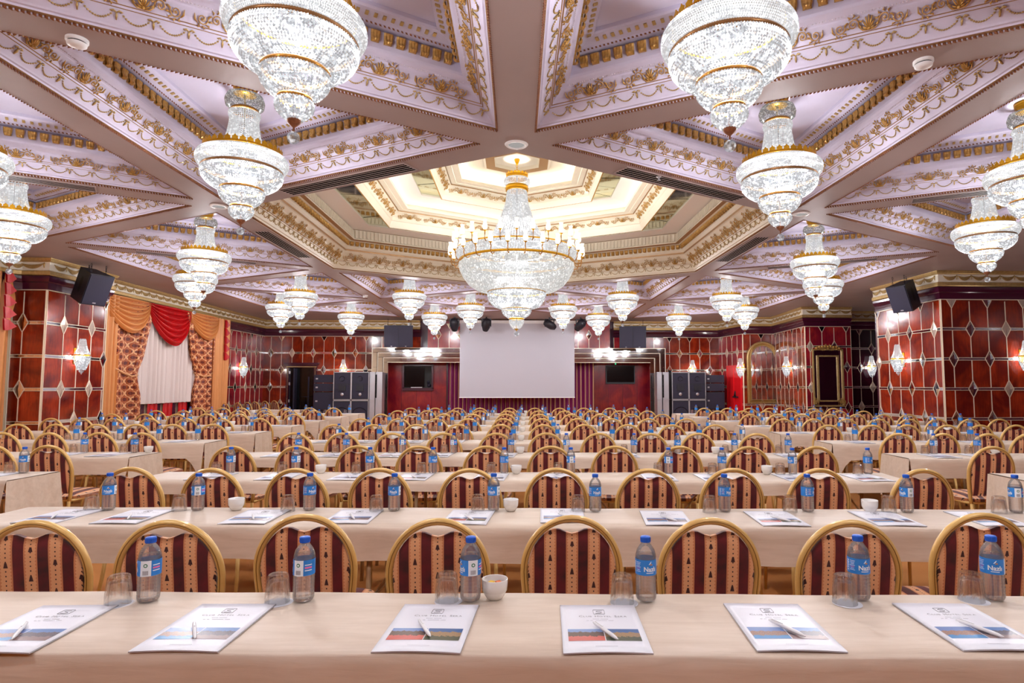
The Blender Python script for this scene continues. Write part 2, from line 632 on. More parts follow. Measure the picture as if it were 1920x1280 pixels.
def frame(origin, ex, ey, ez):
    """Matrix from a local frame given by its axes."""
    m = Matrix.Identity(4)
    for i, a in enumerate((ex, ey, ez)):
        for j in range(3):
            m[j][i] = a[j]
    for j in range(3):
        m[j][3] = origin[j]
    return m


ORD = ['zeroth', 'first', 'second', 'third', 'fourth', 'fifth', 'sixth', 'seventh', 'eighth', 'ninth', 'tenth', 'eleventh', 'twelfth']


def text_geo(s, size, spacing=1.0, weight=0.0):
    cu = bpy.data.curves.new('lettering', 'FONT')
    cu.body = s
    cu.size = size
    cu.align_x = 'CENTER'
    cu.align_y = 'CENTER'
    cu.space_character = spacing
    cu.offset = weight
    cu.resolution_u = 2
    to = bpy.data.objects.new('lettering', cu)
    COL.objects.link(to)
    dg = bpy.context.evaluated_depsgraph_get()
    me = bpy.data.meshes.new_from_object(to.evaluated_get(dg))
    vs = [tuple(q.co) for q in me.vertices]
    fs = [tuple(q.vertices) for q in me.polygons]
    bpy.data.objects.remove(to)
    bpy.data.curves.remove(cu)
    bpy.data.meshes.remove(me)
    return vs, fs
# ------------------------------------------------------------------ ceiling: ornaments
def beads_run(mb, p0, p1, pitch, r, h, tilt, up):
    """Row of slanted octahedral beads, a twisted rope."""
    p0, p1 = Vector(p0), Vector(p1)
    L = (p1 - p0).length
    n = max(2, int(L / pitch))
    d = (p1 - p0) / L
    u = Vector(up)
    w = d.cross(u)
    a = (d * math.sin(tilt) + u * math.cos(tilt))
    b = d.cross(a) if abs(d.dot(a)) < 0.999 else w
    c = a.cross(w).normalized()
    for i in range(n):
        T = frame(p0 + d * (L * (i + 0.5) / n), c, w, a)
        mb.octa((0, 0, 0), r, h, T)


def garland_geo():
    mb = MB()
    P = 0.19
    n = 11
    for i in range(n):                       # the hanging chain of husks
        u = (i + 0.5) / n
        x = -P / 2 + 0.022 + (P - 0.044) * u
        y = 0.074 - 0.044 * (1 - (2 * u - 1) ** 2)
        sl = math.atan(0.044 * 4 * (2 * u - 1) / (P - 0.044))
        mb.octa((0, 0, 0), 0.0074, 0.0098, Matrix.Translation((x, y, 0.005)) @ Matrix.Rotation(sl, 4, 'Z') @ Matrix.Rotation(PI / 2, 4, 'Y'))
    x0 = P / 2                               # the bow and its tassel
    for s in (-1, 1):
        mb.tube([(x0, 0.080, 0.005), (x0 + s * 0.016, 0.093, 0.008), (x0 + s * 0.032, 0.088, 0.006), (x0 + s * 0.020, 0.079, 0.006)], [0.004, 0.007, 0.0055, 0.003], 4)
    mb.tube([(x0, 0.082, 0.005), (x0, 0.060, 0.008), (x0, 0.034, 0.006)], [0.004, 0.0095, 0.004], 4)
    return mb


def scroll_geo():
    """Running acanthus scroll, 0.455 long: a shell between two pairs of leafy volutes."""
    mb = MB()
    for k in range(7):                       # the shell in the middle
        a = PI * (0.06 + 0.88 * k / 6)
        L = 0.034 + 0.012 * math.sin(a)
        mb.tube([(0, 0.018, 0.010), (L * 0.6 * math.cos(a), 0.018 + L * 1.0 * math.sin(a), 0.018), (L * math.cos(a), 0.018 + L * 1.9 * math.sin(a), 0.009)], [0.003, 0.0075, 0.0045], 4)
    mb.ball((0, 0.018, 0.010), 0.015, 6)
    for s in (-1, 1):
        for cx, cy, a0, dr, r0 in ((0.094, 0.060, 205, -1, 0.037), (0.178, 0.050, 150, 1, 0.037)):
            pts, rs = [], []
            n = 16
            for i in range(n):
                f = i / (n - 1)
                a = math.radians(a0) + dr * f * 1.55 * 2 * PI
                r = r0 * (1 - 0.82 * f ** 0.8)
                pts.append((s * (cx + r * math.cos(a)), cy + r * 1.15 * math.sin(a), 0.008 + 0.008 * f))
                rs.append(0.0048 - 0.0020 * f)
            mb.tube(pts, rs, 4)
            mb.ball((s * cx, cy, 0.014), 0.0085, 5)
            for k in range(5):               # leaves fanning off the outside of the volute
                a = math.radians(a0) + dr * (0.25 + 0.62 * k)
                x0, y0 = cx + r0 * math.cos(a), cy + r0 * 1.15 * math.sin(a)
                b = a - dr * 0.9
                q = (x0 + 0.017 * math.cos(b), y0 + 0.017 * math.sin(b))
                e = (q[0] + 0.014 * math.cos(b + dr * 1.2), q[1] + 0.014 * math.sin(b + dr * 1.2))
                mb.tube([(s * x0, y0, 0.006), (s * q[0], q[1], 0.015), (s * e[0], e[1], 0.007)], [0.0035, 0.0075, 0.0015], 4)
        mb.tube([(0, 0.010, 0.008), (s * 0.035, 0.012, 0.012), (s * 0.062, 0.040, 0.010)], [0.006, 0.006, 0.004], 4)
        mb.tube([(s * 0.128, 0.082, 0.008), (s * 0.142, 0.070, 0.012), (s * 0.146, 0.058, 0.010)], [0.003, 0.006, 0.004], 4)
        mb.tube([(s * 0.206, 0.020, 0.006), (s * 0.222, 0.040, 0.014), (s * 0.226, 0.075, 0.006)], [0.004, 0.0075, 0.002], 4)
    return mb


def corbel_geo():
    """Gilded acanthus bracket, 6 cm wide: ribbed front that rolls over at the foot."""
    mb = MB()
    prof = [(0.118, 0.030), (0.110, 0.036), (0.092, 0.031), (0.072, 0.033), (0.052, 0.044), (0.040, 0.040), (0.032, 0.024), (0.036, 0.006)]
    nx = 6
    vs, fs = [], []
    for j, (y, z) in enumerate(prof):
        w = 0.037 if j < 3 else 0.037 - 0.002 * (j - 2) ** 1.5
        for i in range(nx + 1):
            u = i / nx * 2 - 1
            vs.append((u * w, y, z * (1 - 0.25 * abs(u) ** 3) + (0.004 if i % 2 else 0)))
    for j in range(len(prof) - 1):
        for i in range(nx):
            a = j * (nx + 1) + i
            fs.append((a, a + 1, a + nx + 2, a + nx + 1))
    mb.add(vs, fs)
    mb.box((0, 0.076, 0.008), (0.058, 0.080, 0.016))
    return mb


G_GARLAND, G_SCROLL, G_CORBEL = garland_geo(), scroll_geo(), corbel_geo()
ME_GARLAND = {k: G_GARLAND.mesh('garland', k) for k in ('gold_pale',)}
ME_SCROLL = {k: G_SCROLL.mesh('scroll_ornament', k) for k in ('gold', 'gold_pale')}
ME_CORBEL = {k: G_CORBEL.mesh('corbel', k) for k in ('gold',)}


class Recess:
    """Stepped polygonal recess; point(side, along, inset, h) in its own frame."""
    def __init__(self, nsides, apothem, first_mid):
        self.n, self.q, self.a0 = nsides, apothem, first_mid

    def dirs(self, k):
        a = self.a0 + 2 * PI * k / self.n
        return Vector((math.cos(a), math.sin(a), 0)), Vector((-math.sin(a), math.cos(a), 0))

    def half(self, inset):
        return (self.q - inset) * math.tan(PI / self.n)

    def pt(self, k, x, inset, h):
        e, t = self.dirs(k)
        return e * (self.q - inset) + t * x + Vector((0, 0, h))

    def shell(self, mb, prof, mats):
        for j in range(len(prof) - 1):
            (i0, h0), (i1, h1) = prof[j], prof[j + 1]
            for k in range(self.n):
                a, b = self.half(i0), self.half(max(i1, 0))
                mb.add([tuple(self.pt(k, -a, i0, h0)), tuple(self.pt(k, a, i0, h0)), tuple(self.pt(k, b, i1, h1)), tuple(self.pt(k, -b, i1, h1))],
                       [(0, 1, 2, 3)] if b > 1e-3 else [(0, 1, 2)], mats[j])

    def onface(self, k, x, p0, p1):
        """Frame on the slope p0->p1: X along the edge, Y up the slope, Z towards the room."""
        e, t = self.dirs(k)
        uy = (-e * (p1[0] - p0[0]) + Vector((0, 0, p1[1] - p0[1]))).normalized()
        ex = -t
        return frame(self.pt(k, x, *p0), ex, uy, ex.cross(uy))

    def spots(self, inset, pitch, margin):
        L = 2 * (self.half(inset) - margin)
        n = max(1, int(L / pitch))
        st = L / n
        return [-L / 2 + st * (i + 0.5) for i in range(n)]


# ------------------------------------------------------------------ ceiling: coffers
R0 = S * math.sqrt(3) / 6 - BEAM / 2
TRI = Recess(3, R0, PI / 3)
CP = [(0, 0), (0.0, 0.012), (0.020, 0.018), (0.025, 0.030), (0.040, 0.034), (0.048, 0.045), (0.120, 0.125), (0.128, 0.127), (0.134, 0.140),
      (0.145, 0.142), (0.165, 0.175), (0.210, 0.215), (0.215, 0.225), (0.260, 0.250), (0.275, 0.262), (0.283, 0.280), (0.300, 0.402),
      (0.278, 0.405), (0.278, 0.420), (0.335, 0.425), (0.345, 0.442), (0.440, 0.475), (0.450, 0.490), (0.450, 0.520), (R0 - 1e-4, 0.522)]
CPM = [0] * (len(CP) - 1)
CPM[1] = 1; CPM[6] = 1; CPM[8] = 1
F_GAR = (CP[5], CP[6]); F_SCR = (CP[9], CP[11]); F_COR = (CP[15], CP[16])
SP_GAR = TRI.spots(0.08, 0.19, 0.06)
SP_SCR = TRI.spots(0.18, 0.455, 0.06)
SP_COR = TRI.spots(0.29, 0.098, 0.07)

mb = MB(); TRI.shell(mb, CP, CPM)
ME_COFFER = mb.mesh('coffer', ['lilac', 'goldline'])
mb = MB()
for k in range(3):
    h = TRI.half(0.004)
    beads_run(mb, TRI.pt(k, -h, 0.004, 0.004), TRI.pt(k, h, 0.004, 0.004), 0.028, 0.011, 0.019, 0.6, (0, 0, 1))
ME_ROPE = mb.mesh('rope_trim', 'copper')
mb = MB()
for k in range(3):
    h = TRI.half(0.34)
    beads_run(mb, TRI.pt(k, -h, 0.34, 0.43), TRI.pt(k, h, 0.34, 0.43), 0.034, 0.009, 0.015, 0.9, (0, 0, 1))
ME_ROPE2 = mb.mesh('inner_rope', 'copper')
mb = MB()
for k in range(3):
    for x in TRI.spots(0.40, 0.065, 0.05):
        mb.box((0, 0, 0.004), (0.024, 0.034, 0.012), 0, TRI.onface(k, x, (0.400, 0.461), (0.43, 0.4715)))
ME_DENTIL = mb.mesh('dentil_row', 'gold_pale')
mb = MB()
for k in range(3):
    for x in TRI.spots(0.238, 0.020, 0.03):
        mb.octa((0, 0, 0.002), 0.006, 0.008, TRI.onface(k, x, (0.230, 0.235), (0.25, 0.245)))
ME_BEADLINE = mb.mesh('bead_line', 'lilac2')


def joined(rec, geo, face, spots, name, mat, dy=0.0):
    m = MB()
    for k in range(rec.n):
        for x in spots:
            T = rec.onface(k, x, *face) @ Matrix.Translation((0, dy, 0))
            m.add(geo.v, geo.f, 0, False, T)
    return m.mesh(name, mat)


ME_GAR_ALL = joined(TRI, G_GARLAND, F_GAR, SP_GAR, 'garland_run', 'gold_pale')
ME_SCR_ALL = joined(TRI, G_SCROLL, F_SCR, SP_SCR, 'scroll_run', 'gold')
ME_COR_ALL = joined(TRI, G_CORBEL, F_COR, SP_COR, 'corbel_run', 'gold')

# beams: one ring per coffer, full triangles elsewhere, a ring round the dome
COFFERS = [(-1 / 3, -0.5), (1 / 3, -0.5), (-2 / 3, 0), (2 / 3, 0), (-4 / 3, 0), (4 / 3, 0), (-5 / 3, 0.5), (5 / 3, 0.5),
           (-4 / 3, 1), (4 / 3, 1), (-5 / 3, 1.5), (5 / 3, 1.5), (-4 / 3, 2), (4 / 3, 2), (-2 / 3, 2), (2 / 3, 2),
           (-5 / 3, 2.5), (5 / 3, 2.5), (-1 / 3, 2.5), (1 / 3, 2.5), (-4 / 3, 3), (4 / 3, 3), (-2 / 3, 3), (2 / 3, 3),
           (-2 / 3, -1), (2 / 3, -1), (-5 / 3, -0.5), (5 / 3, -0.5), (-1 / 3, -1.5), (1 / 3, -1.5), (-4 / 3, -1), (4 / 3, -1)]
CKEY = {(round(a * 3), round(b * 2)) for a, b in COFFERS}
mb = MB()
cells = []
for i3 in range(-9, 9):
    if i3 % 3 == 0:
        continue
    col = math.floor(i3 / 3)                  # between columns col and col+1
    near_left = (i3 - 3 * col) == 1           # the upright edge lies on column col
    ecol = col if near_left else col + 1
    for kk in range(-4, 9):
        b = kk + (0.5 if ecol % 2 == 0 else 0.0)
        cx, cy = i3 / 3 * CX, D0 + b * S
        if abs(i3) > 6 and cy < 8:
            pass
        apex = 0.0 if near_left else PI
        if math.hypot(cx, cy - D0 - S) < 0.6 * S:
            continue
        pts = [(cx + S / math.sqrt(3) * math.cos(apex + a), cy + S / math.sqrt(3) * math.sin(apex + a)) for a in (0, 2 * PI / 3, 4 * PI / 3)]
        if min(p[1] for p in pts) > 23.4 or max(p[1] for p in pts) < -4.5:
            continue
        if (i3, round(b * 2)) in CKEY:
            cells.append((i3, b, cx, cy, apex))
            inn = [(cx + 2 * R0 * math.cos(apex + a), cy + 2 * R0 * math.sin(apex + a)) for a in (0, 2 * PI / 3, 4 * PI / 3)]
            for q in range(3):
                r = (q + 1) % 3
                mb.add([pts[q] + (ZC,), pts[r] + (ZC,), inn[r] + (ZC,), inn[q] + (ZC,)], [(0, 1, 2, 3)])
        else:
            mb.add([q + (ZC,) for q in pts], [(0, 1, 2)])
HEX = Recess(6, CX - BEAM / 2, 0.0)
dc = Vector((0, D0 + S, ZC))
for k in range(6):
    a = HEX.half(0); o = CX * math.tan(PI / 6)
    e, t = HEX.dirs(k)
    mb.add([tuple(dc + e * CX - t * o), tuple(dc + e * CX + t * o), tuple(dc + HEX.pt(k, a, 0, 0)), tuple(dc + HEX.pt(k, -a, 0, 0))], [(0, 1, 2, 3)])
mb.add([(-13, -6, ZC + 1.9), (13, -6, ZC + 1.9), (13, 24.5, ZC + 1.9), (-13, 24.5, ZC + 1.9)], [(0, 1, 2, 3)])   # slab above
ceiling = struct(obj('ceiling', mb.mesh('ceiling', 'beam')))

DETAILED = {(-1, -1), (1, -1), (-2, 0), (2, 0)}
MID = {(-4, 0), (4, 0), (-5, 1), (5, 1), (-4, 2), (4, 2)}
for i3, b, cx, cy, apex in cells:
    key = (i3, round(b * 2))
    co = obj('coffer', ME_COFFER, ceiling, (cx, cy, ZC), (0, 0, apex))
    obj('rope_trim', ME_ROPE, co); obj('inner_rope', ME_ROPE2, co); obj('dentil_row', ME_DENTIL, co)
    if key in DETAILED:
        obj('bead_line', ME_BEADLINE, co)
        for k in range(3):
            for x in SP_GAR:
                obj('garland', ME_GARLAND['gold_pale'], co, T=TRI.onface(k, x, *F_GAR))
            for x in SP_COR:
                obj('corbel', ME_CORBEL['gold'], co, T=TRI.onface(k, x, *F_COR))
    else:
        obj('garland_run', ME_GAR_ALL, co)['kind'] = 'stuff'
        obj('corbel_run', ME_COR_ALL, co)['kind'] = 'stuff'
    if key in DETAILED or key in MID:
        for k in range(3):
            for x in SP_SCR:
                obj('scroll_ornament', ME_SCROLL['gold'], co, T=TRI.onface(k, x, *F_SCR))
    else:
        obj('scroll_run', ME_SCR_ALL, co)['kind'] = 'stuff'

# ------------------------------------------------------------------ ceiling: the dome
T1 = [(0, 0), (0, 0.015), (0.020, 0.025), (0.028, 0.045), (0.045, 0.052), (0.052, 0.064), (0.090, 0.155), (0.098, 0.158), (0.108, 0.172),
      (0.120, 0.176), (0.200, 0.285), (0.255, 0.335), (0.277, 0.345), (0.285, 0.375), (0.312, 0.40), (0.325, 0.415), (0.340, 0.505),
      (0.352, 0.515), (0.400, 0.530), (0.470, 0.540), (0.478, 0.555), (0.455, 0.560), (0.440, 0.735), (0.432, 0.745), (0.780, 0.765), (0.780, 0.80)]
m1 = [0] * (len(T1) - 1)
m1[1] = 1; m1[6] = 1; m1[8] = 1; m1[12] = 1; m1[18] = 1; m1[22] = 1; m1[23] = 2
T2 = [(1.225, 0.80), (1.225, 0.672), (1.240, 0.668), (1.275, 0.790), (1.290, 0.800), (1.300, 0.860), (1.345, 0.925), (1.410, 0.950), (1.415, 0.975),
      (1.425, 0.965), (1.510, 0.965), (1.510, 1.085), (1.525, 1.120), (1.560, 1.140), (1.880, 1.180), (1.880, 1.21)]
m2 = [0] * (len(T2) - 1)
m2[1] = 1; m2[7] = 1; m2[12] = 2; m2[13] = 2; m2[11] = 2
T3 = [(2.270, 1.21), (2.270, 1.040), (2.285, 1.036), (2.310, 1.120), (2.325, 1.130), (2.335, 1.180), (2.385, 1.245), (2.450, 1.270), (2.455, 1.295),
      (2.465, 1.285), (2.550, 1.285), (2.550, 1.420), (2.580, 1.470), (2.640, 1.490), (3.05, 1.500), (3.06, 1.445), (3.10, 1.440), (3.25, 1.440),
      (3.27, 1.495), (HEX.q - 1e-4, 1.500)]
m3 = [0] * (len(T3) - 1)
m3[1] = 1; m3[7] = 1; m3[14] = 1; m3[16] = 1
for nm, pr, mm in (('dome_tier', T1, m1), ('dome_tier', T2, m2), ('dome_tier', T3, m3)):
    mb = MB(); HEX.shell(mb, pr, mm)
    dt = obj(nm, mb.mesh(nm, ['cream', 'goldline', 'cream2']), ceiling, tuple(dc))
    first = pr is T1
    sc_face = {id(T1): (T1[9], T1[11]), id(T2): (T2[5], T2[7]), id(T3): (T3[5], T3[7])}[id(pr)]
    mb = MB()
    for k in range(6):
        i0, h0 = pr[1] if first else pr[1]
        hh = HEX.half(i0 + 0.004)
        beads_run(mb, HEX.pt(k, -hh, i0 + 0.004, h0), HEX.pt(k, hh, i0 + 0.004, h0), 0.030, 0.011, 0.019, 0.6, (0, 0, 1))
    obj('rope_trim', mb.mesh('rope_trim', 'copper' if first else 'gold'), dt)
    for k in range(6):
        for x in HEX.spots(sc_face[0][0] + 0.05, 0.455, 0.03):
            T = HEX.onface(k, x, *sc_face)
            if first:
                T = T @ Matrix.Scale(1.5, 4, (0, 1, 0))
            obj('scroll_ornament', ME_SCROLL['gold'], dt, T=T)
        if first:
            for x in HEX.spots(0.07, 0.19, 0.02):
                obj('garland', ME_GARLAND['gold_pale'], dt, T=HEX.onface(k, x, T1[5], T1[6]))
    if first:
        o = obj('corbel_run', joined(HEX, G_CORBEL, (T1[15], T1[16]), HEX.spots(0.335, 0.098, 0.02), 'corbel_run', 'gold', -0.012), dt)
        o['kind'] = 'stuff'
        mb = MB()
        for k in range(6):
            for x in HEX.spots(0.45, 0.075, 0.02):
                mb.box((0, 0.085, 0.010), (0.046, 0.150, 0.020), 0, HEX.onface(k, x, T1[21], T1[22]))
        obj('fluted_band', mb.mesh('fluted_band', 'cream'), dt)['kind'] = 'stuff'
        mb = MB(); HEX.shell(mb, [(0.4415, 0.565), (0.436, 0.735)], [0])
        obj('flute_ground', mb.mesh('flute_ground', 'goldline'), dt)
    elif pr is T2:
        mb = MB()
        for k in range(6):
            h = HEX.half(1.56) - 0.03
            mb.tube([HEX.pt(k, -h, 1.56, 0.995), HEX.pt(k, h, 1.56, 0.995)], 0.0025, 5)
        obj('cove_lamp', mb.mesh('cove_lamp', 'cove'), dt)
    else:
        mb = MB()
        for k in range(6):
            h = HEX.half(2.605) - 0.03
            mb.tube([HEX.pt(k, -h, 2.605, 1.318), HEX.pt(k, h, 2.605, 1.318)], 0.010, 6)
        obj('cove_lamp', mb.mesh('cove_lamp', 'cove'), dt)
for pr_ in ([(1.512, 0.968), (1.605, 0.968), (1.605, 1.020), (1.597, 1.020), (1.597, 0.974)], [(2.552, 1.288), (2.655, 1.288), (2.655, 1.345), (2.647, 1.345), (2.647, 1.294)]):
    mb = MB(); HEX.shell(mb, pr_, [0] * 4)
    obj('cove_trough', mb.mesh('cove_trough', 'cream'), ceiling, tuple(dc))
# mirror tiles between the tiers
for (ra, rb, hh, nn) in ((0.785, 1.222, 0.792, 7), (1.885, 2.266, 1.202, 4)):
    for k in range(6):
        e, t = HEX.dirs(k)
        for i in range(nn):
            f0, f1 = -1 + 2 * i / nn, -1 + 2 * (i + 1) / nn
            g = 0.008
            ha, hb = HEX.half(ra), HEX.half(rb)
            q = [HEX.pt(k, ha * f0 + g, ra, 0), HEX.pt(k, ha * f1 - g, ra, 0), HEX.pt(k, hb * f1 - g, rb, 0), HEX.pt(k, hb * f0 + g, rb, 0)]
            mb = MB()
            mb.prism([(p.x, p.y) for p in q], hh + random.uniform(-0.004, 0.004), hh + 0.02)
            obj('mirror_tile', mb.mesh('mirror_tile', 'mirror_green'), ceiling, tuple(dc))
mb = MB()
HEX.shell(mb, [(0.77, 0.812), (1.235, 0.812)], [0]); HEX.shell(mb, [(1.87, 1.222), (2.28, 1.222)], [0])
obj('mirror_backing', mb.mesh('mirror_backing', 'black'), ceiling, tuple(dc))


# ------------------------------------------------------------------ ceiling fittings
def vent(ax, ay, bx, by, label, f0=0.29, f1=0.72):
    a, b = Vector((ax, ay, ZC)), Vector((bx, by, ZC))
    d = (b - a)
    p, q = a + d * f0, a + d * f1
    L = (q - p).length
    rz = math.atan2(d.y, d.x)
    t = thing('air_vent', label, 'air vent', tuple((p + q) / 2), rz, 'slot vents in the ceiling beams')
    W = 0.22
    mb = MB()
    for s in (-1, 1):
        mb.box((0, s * W / 2, -0.004), (L, 0.014, 0.008)); mb.box((s * L / 2, 0, -0.004), (0.014, W + 0.014, 0.008))
    obj('vent_frame', mb.mesh('vent_frame', 'beam'), t)
    mb = MB(); mb.box((0, 0, -0.001), (L, W, 0.002))
    obj('dark_slot', mb.mesh('dark_slot', 'void'), t)
    me = MB().box((0, 0, -0.003), (L, 0.010, 0.002)).mesh('slat', 'beam')
    for i in range(4):
        obj('slat', me, t, (0, -W / 2 + W * (i + 1) / 5, 0))


def nd(i, j):
    return (i * CX, D0 + (S / 2 if i % 2 else 0) + j * S)


for a, b, w in ((nd(0, 0), nd(-1, 0), 'near left edge of the dome'), (nd(0, 0), nd(1, 0), 'near right edge of the dome'),
                (nd(-1, 0), nd(-1, 1), 'left edge of the dome'), (nd(1, 0), nd(1, 1), 'right edge of the dome'),
                (nd(-1, 0), nd(-2, 0), 'beam at the far left of the photo'), (nd(1, 0), nd(2, 0), 'beam at the far right of the photo'),
                (nd(-1, 1), nd(-2, 1), 'beam left behind the dome'), (nd(1, 1), nd(2, 1), 'beam right behind the dome')):
    vent(*a, *b, 'black slotted air vent in the ' + w)

for (x, y), w in ((nd(0, 0), 'in front of the dome'), (nd(-1, 0), 'left of the dome'), (nd(1, 0), 'right of the dome')):
    t = thing('downlight', 'round white recessed downlight at the beam crossing ' + w, 'downlight', (x, y, ZC), 0, 'round downlights at beam crossings')
    mb = MB(); mb.lathe([(0.075, -0.001), (0.078, -0.012), (0.10, -0.012), (0.112, 0.0)], 28)
    obj('trim_ring', mb.mesh('trim_ring', 'white'), t)
    mb = MB(); mb.lathe([(0.001, -0.004), (0.075, -0.004)], 28)
    obj('lens', mb.mesh('lens', 'downlight'), t)
for x, y, w in ((-2.88, 4.0, 'on the beam left of the nearest left chandelier'), (2.85, 4.0, 'on the beam right of the nearest right chandelier'), (-3.87, 15.67, 'on a beam far left behind the dome')):
    t = thing('smoke_detector', 'white round smoke detector ' + w, 'smoke detector', (x, y, ZC), 0, 'smoke detectors')
    mb = MB(); mb.lathe([(0.065, 0), (0.065, -0.018), (0.05, -0.022)], 24); mb.lathe([(0.058, -0.03), (0.055, -0.044), (0.03, -0.054), (0.001, -0.056)], 24)
    obj('body', mb.mesh('body', 'white'), t)
    mb = MB(); mb.lathe([(0.052, -0.020), (0.052, -0.032)], 24)
    obj('smoke_inlet', mb.mesh('smoke_inlet', 'rubber'), t)
for x, y, w in ((1.55, 6.45, 'near the vent right of the dome tip'), (-3.45, 8.0, 'below the nearest left beam crossing'), (3.5, 7.6, 'near the right beam crossing')):
    mb = MB(); mb.lathe([(0.03, 0), (0.028, -0.008), (0.01, -0.01), (0.008, -0.04), (0.02, -0.042), (0.001, -0.045)], 14)
    tag(obj('sprinkler_head', mb.mesh('sprinkler_head', 'steel'), None, (x, y, ZC)), 'small sprinkler head ' + w, 'sprinkler', 'sprinklers')
# ------------------------------------------------------------------ crystal chandeliers
def resample(prof, pitch):
    out = []
    acc = 0.0
    P = [Vector((r, z)) for r, z in prof]
    L = sum((P[i + 1] - P[i]).length for i in range(len(P) - 1))
    n = max(2, round(L / pitch))
    for k in range(n):
        s = L * (k + 0.5) / n
        for i in range(len(P) - 1):
            l = (P[i + 1] - P[i]).length
            if s <= l or i == len(P) - 2:
                q = P[i].lerp(P[i + 1], min(1, s / l))
                out.append((q.x, q.y, (P[i + 1] - P[i]).normalized()))
                break
            s -= l
    return out


def bead_shell(prof, pitch, fill=0.55, long=0.66, strands=None):
    """Rows of faceted beads strung over a profile of (radius, height)."""
    mb = MB()
    for j, (r, z, d) in enumerate(resample(prof, pitch)):
        n = strands or max(6, round(2 * PI * r / pitch))
        w = fill * (2 * PI * r / n)
        h = long * pitch
        for i in range(n):
            a = 2 * PI * (i + (0.5 if (j % 2 and not strands) else 0)) / n
            ca, sa = math.cos(a), math.sin(a)
            dz = Vector((d.x * ca, d.x * sa, d.y))
            t = Vector((-sa, ca, 0))
            nr = dz.cross(t)
            c = Vector((r * ca, r * sa, z))
            vs = [tuple(c + t * w), tuple(c + nr * w), tuple(c - t * w), tuple(c - nr * w), tuple(c - dz * h), tuple(c + dz * h)]
            mb.add(vs, [(0, 1, 4), (1, 2, 4), (2, 3, 4), (3, 0, 4), (1, 0, 5), (2, 1, 5), (3, 2, 5), (0, 3, 5)])
    return mb


def band(r, z0, z1, n=40, lip=0.006):
    return MB().lathe([(r - lip, z0), (r, z0), (r + lip * 0.6, (z0 + z1) / 2), (r, z1), (r - lip, z1), (r - lip, z0)], n)


def crest(r, z0, h, n):
    """Ring of pierced pointed leaves standing on a band."""
    mb = MB()
    for i in range(n):
        a = 2 * PI * i / n
        w = PI * r / n * 0.96
        T = Matrix.Rotation(a, 4, 'Z') @ Matrix.Translation((r, 0, z0))
        poly = [(-w, 0), (w, 0), (w * 0.75, h * 0.3), (w * 0.9, h * 0.5), (w * 0.3, h * 0.72), (0, h), (-w * 0.3, h * 0.72), (-w * 0.9, h * 0.5), (-w * 0.75, h * 0.3)]
        vs = [(0.003, y, z) for y, z in poly] + [(-0.003, y, z) for y, z in poly]
        k = len(poly)
        fs = [tuple(range(k)), tuple(range(k, 2 * k))[::-1]] + [(q, (q + 1) % k, k + (q + 1) % k, k + q) for q in range(k)]
        mb.add(vs, fs, 0, False, T)
    return mb


def cut_ball(r, z):
    mb = MB()
    n = 10
    for j in range(6):
        t0, t1 = PI * j / 6, PI * (j + 1) / 6
        for i in range(n):
            a0, a1 = 2 * PI * (i + 0.5 * (j % 2)) / n, 2 * PI * (i + 1 + 0.5 * (j % 2)) / n
            q = [(r * math.sin(t) * math.cos(a), r * math.sin(t) * math.sin(a), z + r * math.cos(t)) for t, a in ((t0, a0), (t0, a1), (t1, a1), (t1, a0))]
            mb.add(q, [(0, 1, 2, 3)])
    return mb


ZB = 2.85
M['frosted'] = clear('light_baffle_plate', 0.8, 0.5, (1, 1, 1), (110, 104, 104))  # for the plate added to hold back upward lamp light
z_ = lambda prof: [(r, z - ZB) for r, z in prof]
CH = []   # name, mesh
PB = 0.0165
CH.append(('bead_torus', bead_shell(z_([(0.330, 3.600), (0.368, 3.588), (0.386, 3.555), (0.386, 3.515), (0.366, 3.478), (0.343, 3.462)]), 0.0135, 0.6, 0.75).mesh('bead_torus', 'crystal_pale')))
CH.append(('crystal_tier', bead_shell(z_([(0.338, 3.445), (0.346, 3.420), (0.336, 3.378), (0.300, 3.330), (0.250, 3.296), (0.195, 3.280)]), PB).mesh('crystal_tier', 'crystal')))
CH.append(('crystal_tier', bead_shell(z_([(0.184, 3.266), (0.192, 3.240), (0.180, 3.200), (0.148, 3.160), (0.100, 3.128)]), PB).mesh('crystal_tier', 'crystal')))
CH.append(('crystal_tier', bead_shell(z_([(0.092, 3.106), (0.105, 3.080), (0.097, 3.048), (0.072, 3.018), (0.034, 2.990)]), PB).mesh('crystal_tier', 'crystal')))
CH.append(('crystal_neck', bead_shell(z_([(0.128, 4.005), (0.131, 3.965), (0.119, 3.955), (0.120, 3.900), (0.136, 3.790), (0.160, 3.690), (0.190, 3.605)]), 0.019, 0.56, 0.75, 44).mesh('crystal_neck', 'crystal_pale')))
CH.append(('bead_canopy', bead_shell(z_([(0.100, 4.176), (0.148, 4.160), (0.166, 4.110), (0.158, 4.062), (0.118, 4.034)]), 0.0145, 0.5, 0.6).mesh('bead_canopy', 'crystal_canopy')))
mb = band(0.341, 3.442 - ZB, 3.470 - ZB, 56, 0.012)
CH.append(('gilt_band', mb.mesh('gilt_band', 'bronze')))
CH.append(('gilt_band', band(0.187, 3.262 - ZB, 3.285 - ZB, 40, 0.010).mesh('gilt_band', 'brass')))
CH.append(('gilt_band', band(0.094, 3.104 - ZB, 3.124 - ZB, 30, 0.008).mesh('gilt_band', 'brass')))
CH.append(('gilt_band', band(0.118, 4.008 - ZB, 4.034 - ZB, 30, 0.008).mesh('gilt_band', 'brass')))
mb = band(0.330, 3.600 - ZB, 3.628 - ZB, 56, 0.006)
cr = crest(0.331, 3.625 - ZB, 0.050, 34)
mb.add(cr.v, cr.f)
CH.append(('gilt_crown', mb.mesh('gilt_crown', 'brass2')))
